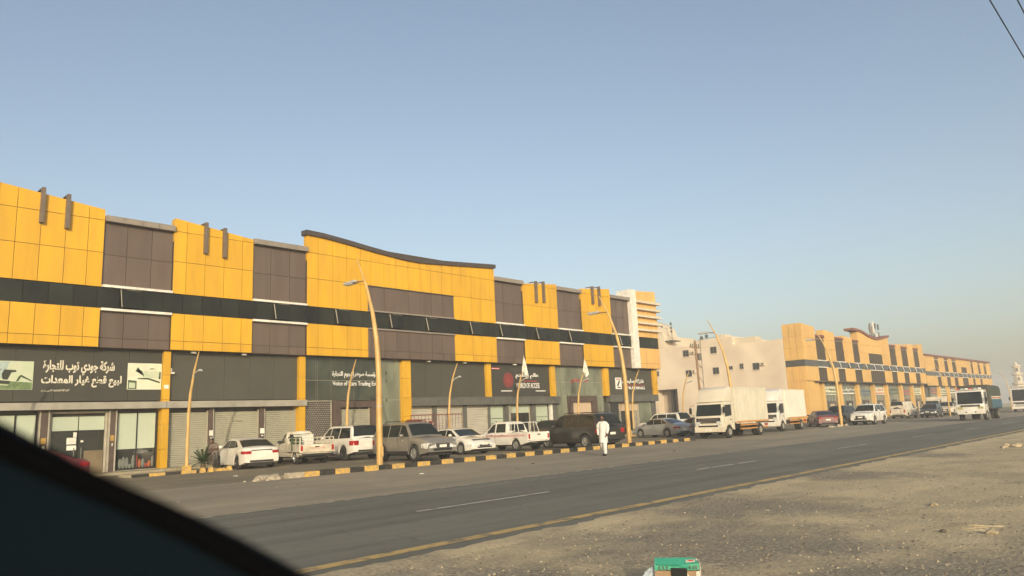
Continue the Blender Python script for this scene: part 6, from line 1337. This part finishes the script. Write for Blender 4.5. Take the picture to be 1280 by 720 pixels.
for i, (x, y) in enumerate([(26.5, 21.4), (33.5, 20.2), (41, 19.5), (12.5, 21.0), (19.6, 18.4)]):
    rock('stone', x, y, 0.05, PEBD, ['small stone on the shoulder just right of the walking man', 'small stone on the shoulder below the second tall lamp', 'small stone on the shoulder below the box truck', 'small stone on the shoulder below the broken kerb end', 'small stone on the shoulder below the grey off-roader'][i], z=0.0)

# ================================================================== the viewer's own car door, close and out of focus
def near(px, py, d):
    v = (px - 640) * CX - (py - 360) * CY + 930 * CF; return EYE + v.normalized() * d
cd_ = root('car_door', 'dark out-of-focus car door edge with black window seal at lower left', 'car door', EYE)
edge = [(-260, 420), (-120, 482), (0, 546), (62, 575), (125, 602), (187, 630), (250, 661), (312, 695), (370, 727), (470, 785), (600, 862)]
DOORM = mat('shade_dark_door_trim', (0.0022, 0.0055, 0.0085), 0.9, noise_amt=0.04, spec=0.06); SEALM = mat('black_window_seal', (0.0012, 0.0014, 0.0018), 0.9, noise_amt=0.02, spec=0.04)  # near-black blue of the trim stands in for the shade inside the car
top_ = [near(px, py, 0.52) - EYE for px, py in edge]; dn = Vector((0, 0, -1)); ou = Vector((CF.x, CF.y, 0)).normalized()
n = len(top_); vs = []
for p in top_:
    vs += [p - CY * 0.006, p - CY * 0.022 - ou * 0.012, p - CY * 0.05 - ou * 0.02, p - CY * 0.12 - ou * 0.03, p - CY * 0.30 - ou * 0.04, p - CY * 0.30 + ou * 0.08, p + ou * 0.08 - CY * 0.02]
k = 7; MB().add(vs, [(i * k + j, (i + 1) * k + j, (i + 1) * k + (j + 1) % k, i * k + (j + 1) % k) for i in range(n - 1) for j in range(k)] + [tuple(range(k)), tuple((n - 1) * k + j for j in range(k))]).obj('door_panel', DOORM, cd_, smooth=50)
MB().tube([p - CY * 0.004 for p in top_], 0.008, 12).obj('window_seal', SEALM, cd_, smooth=60)

# ================================================================== haze
me = MB().box(-250, 1300, -300, 600, -1.2, 31).mesh('haze', DKC, fix=True); me.materials.clear()
hm = bpy.data.materials.new('haze'); hm.use_nodes = True; hn = hm.node_tree; hn.nodes.remove(hn.nodes['Principled BSDF'])
pv = hn.nodes.new('ShaderNodeVolumePrincipled'); pv.inputs['Color'].default_value = (0.86, 0.88, 0.90, 1); pv.inputs['Density'].default_value = 0.0014; pv.inputs['Anisotropy'].default_value = 0.1
hn.links.new(pv.outputs[0], hn.nodes['Material Output'].inputs['Volume']); me.materials.append(hm); tag(link('haze', me), kind='stuff')
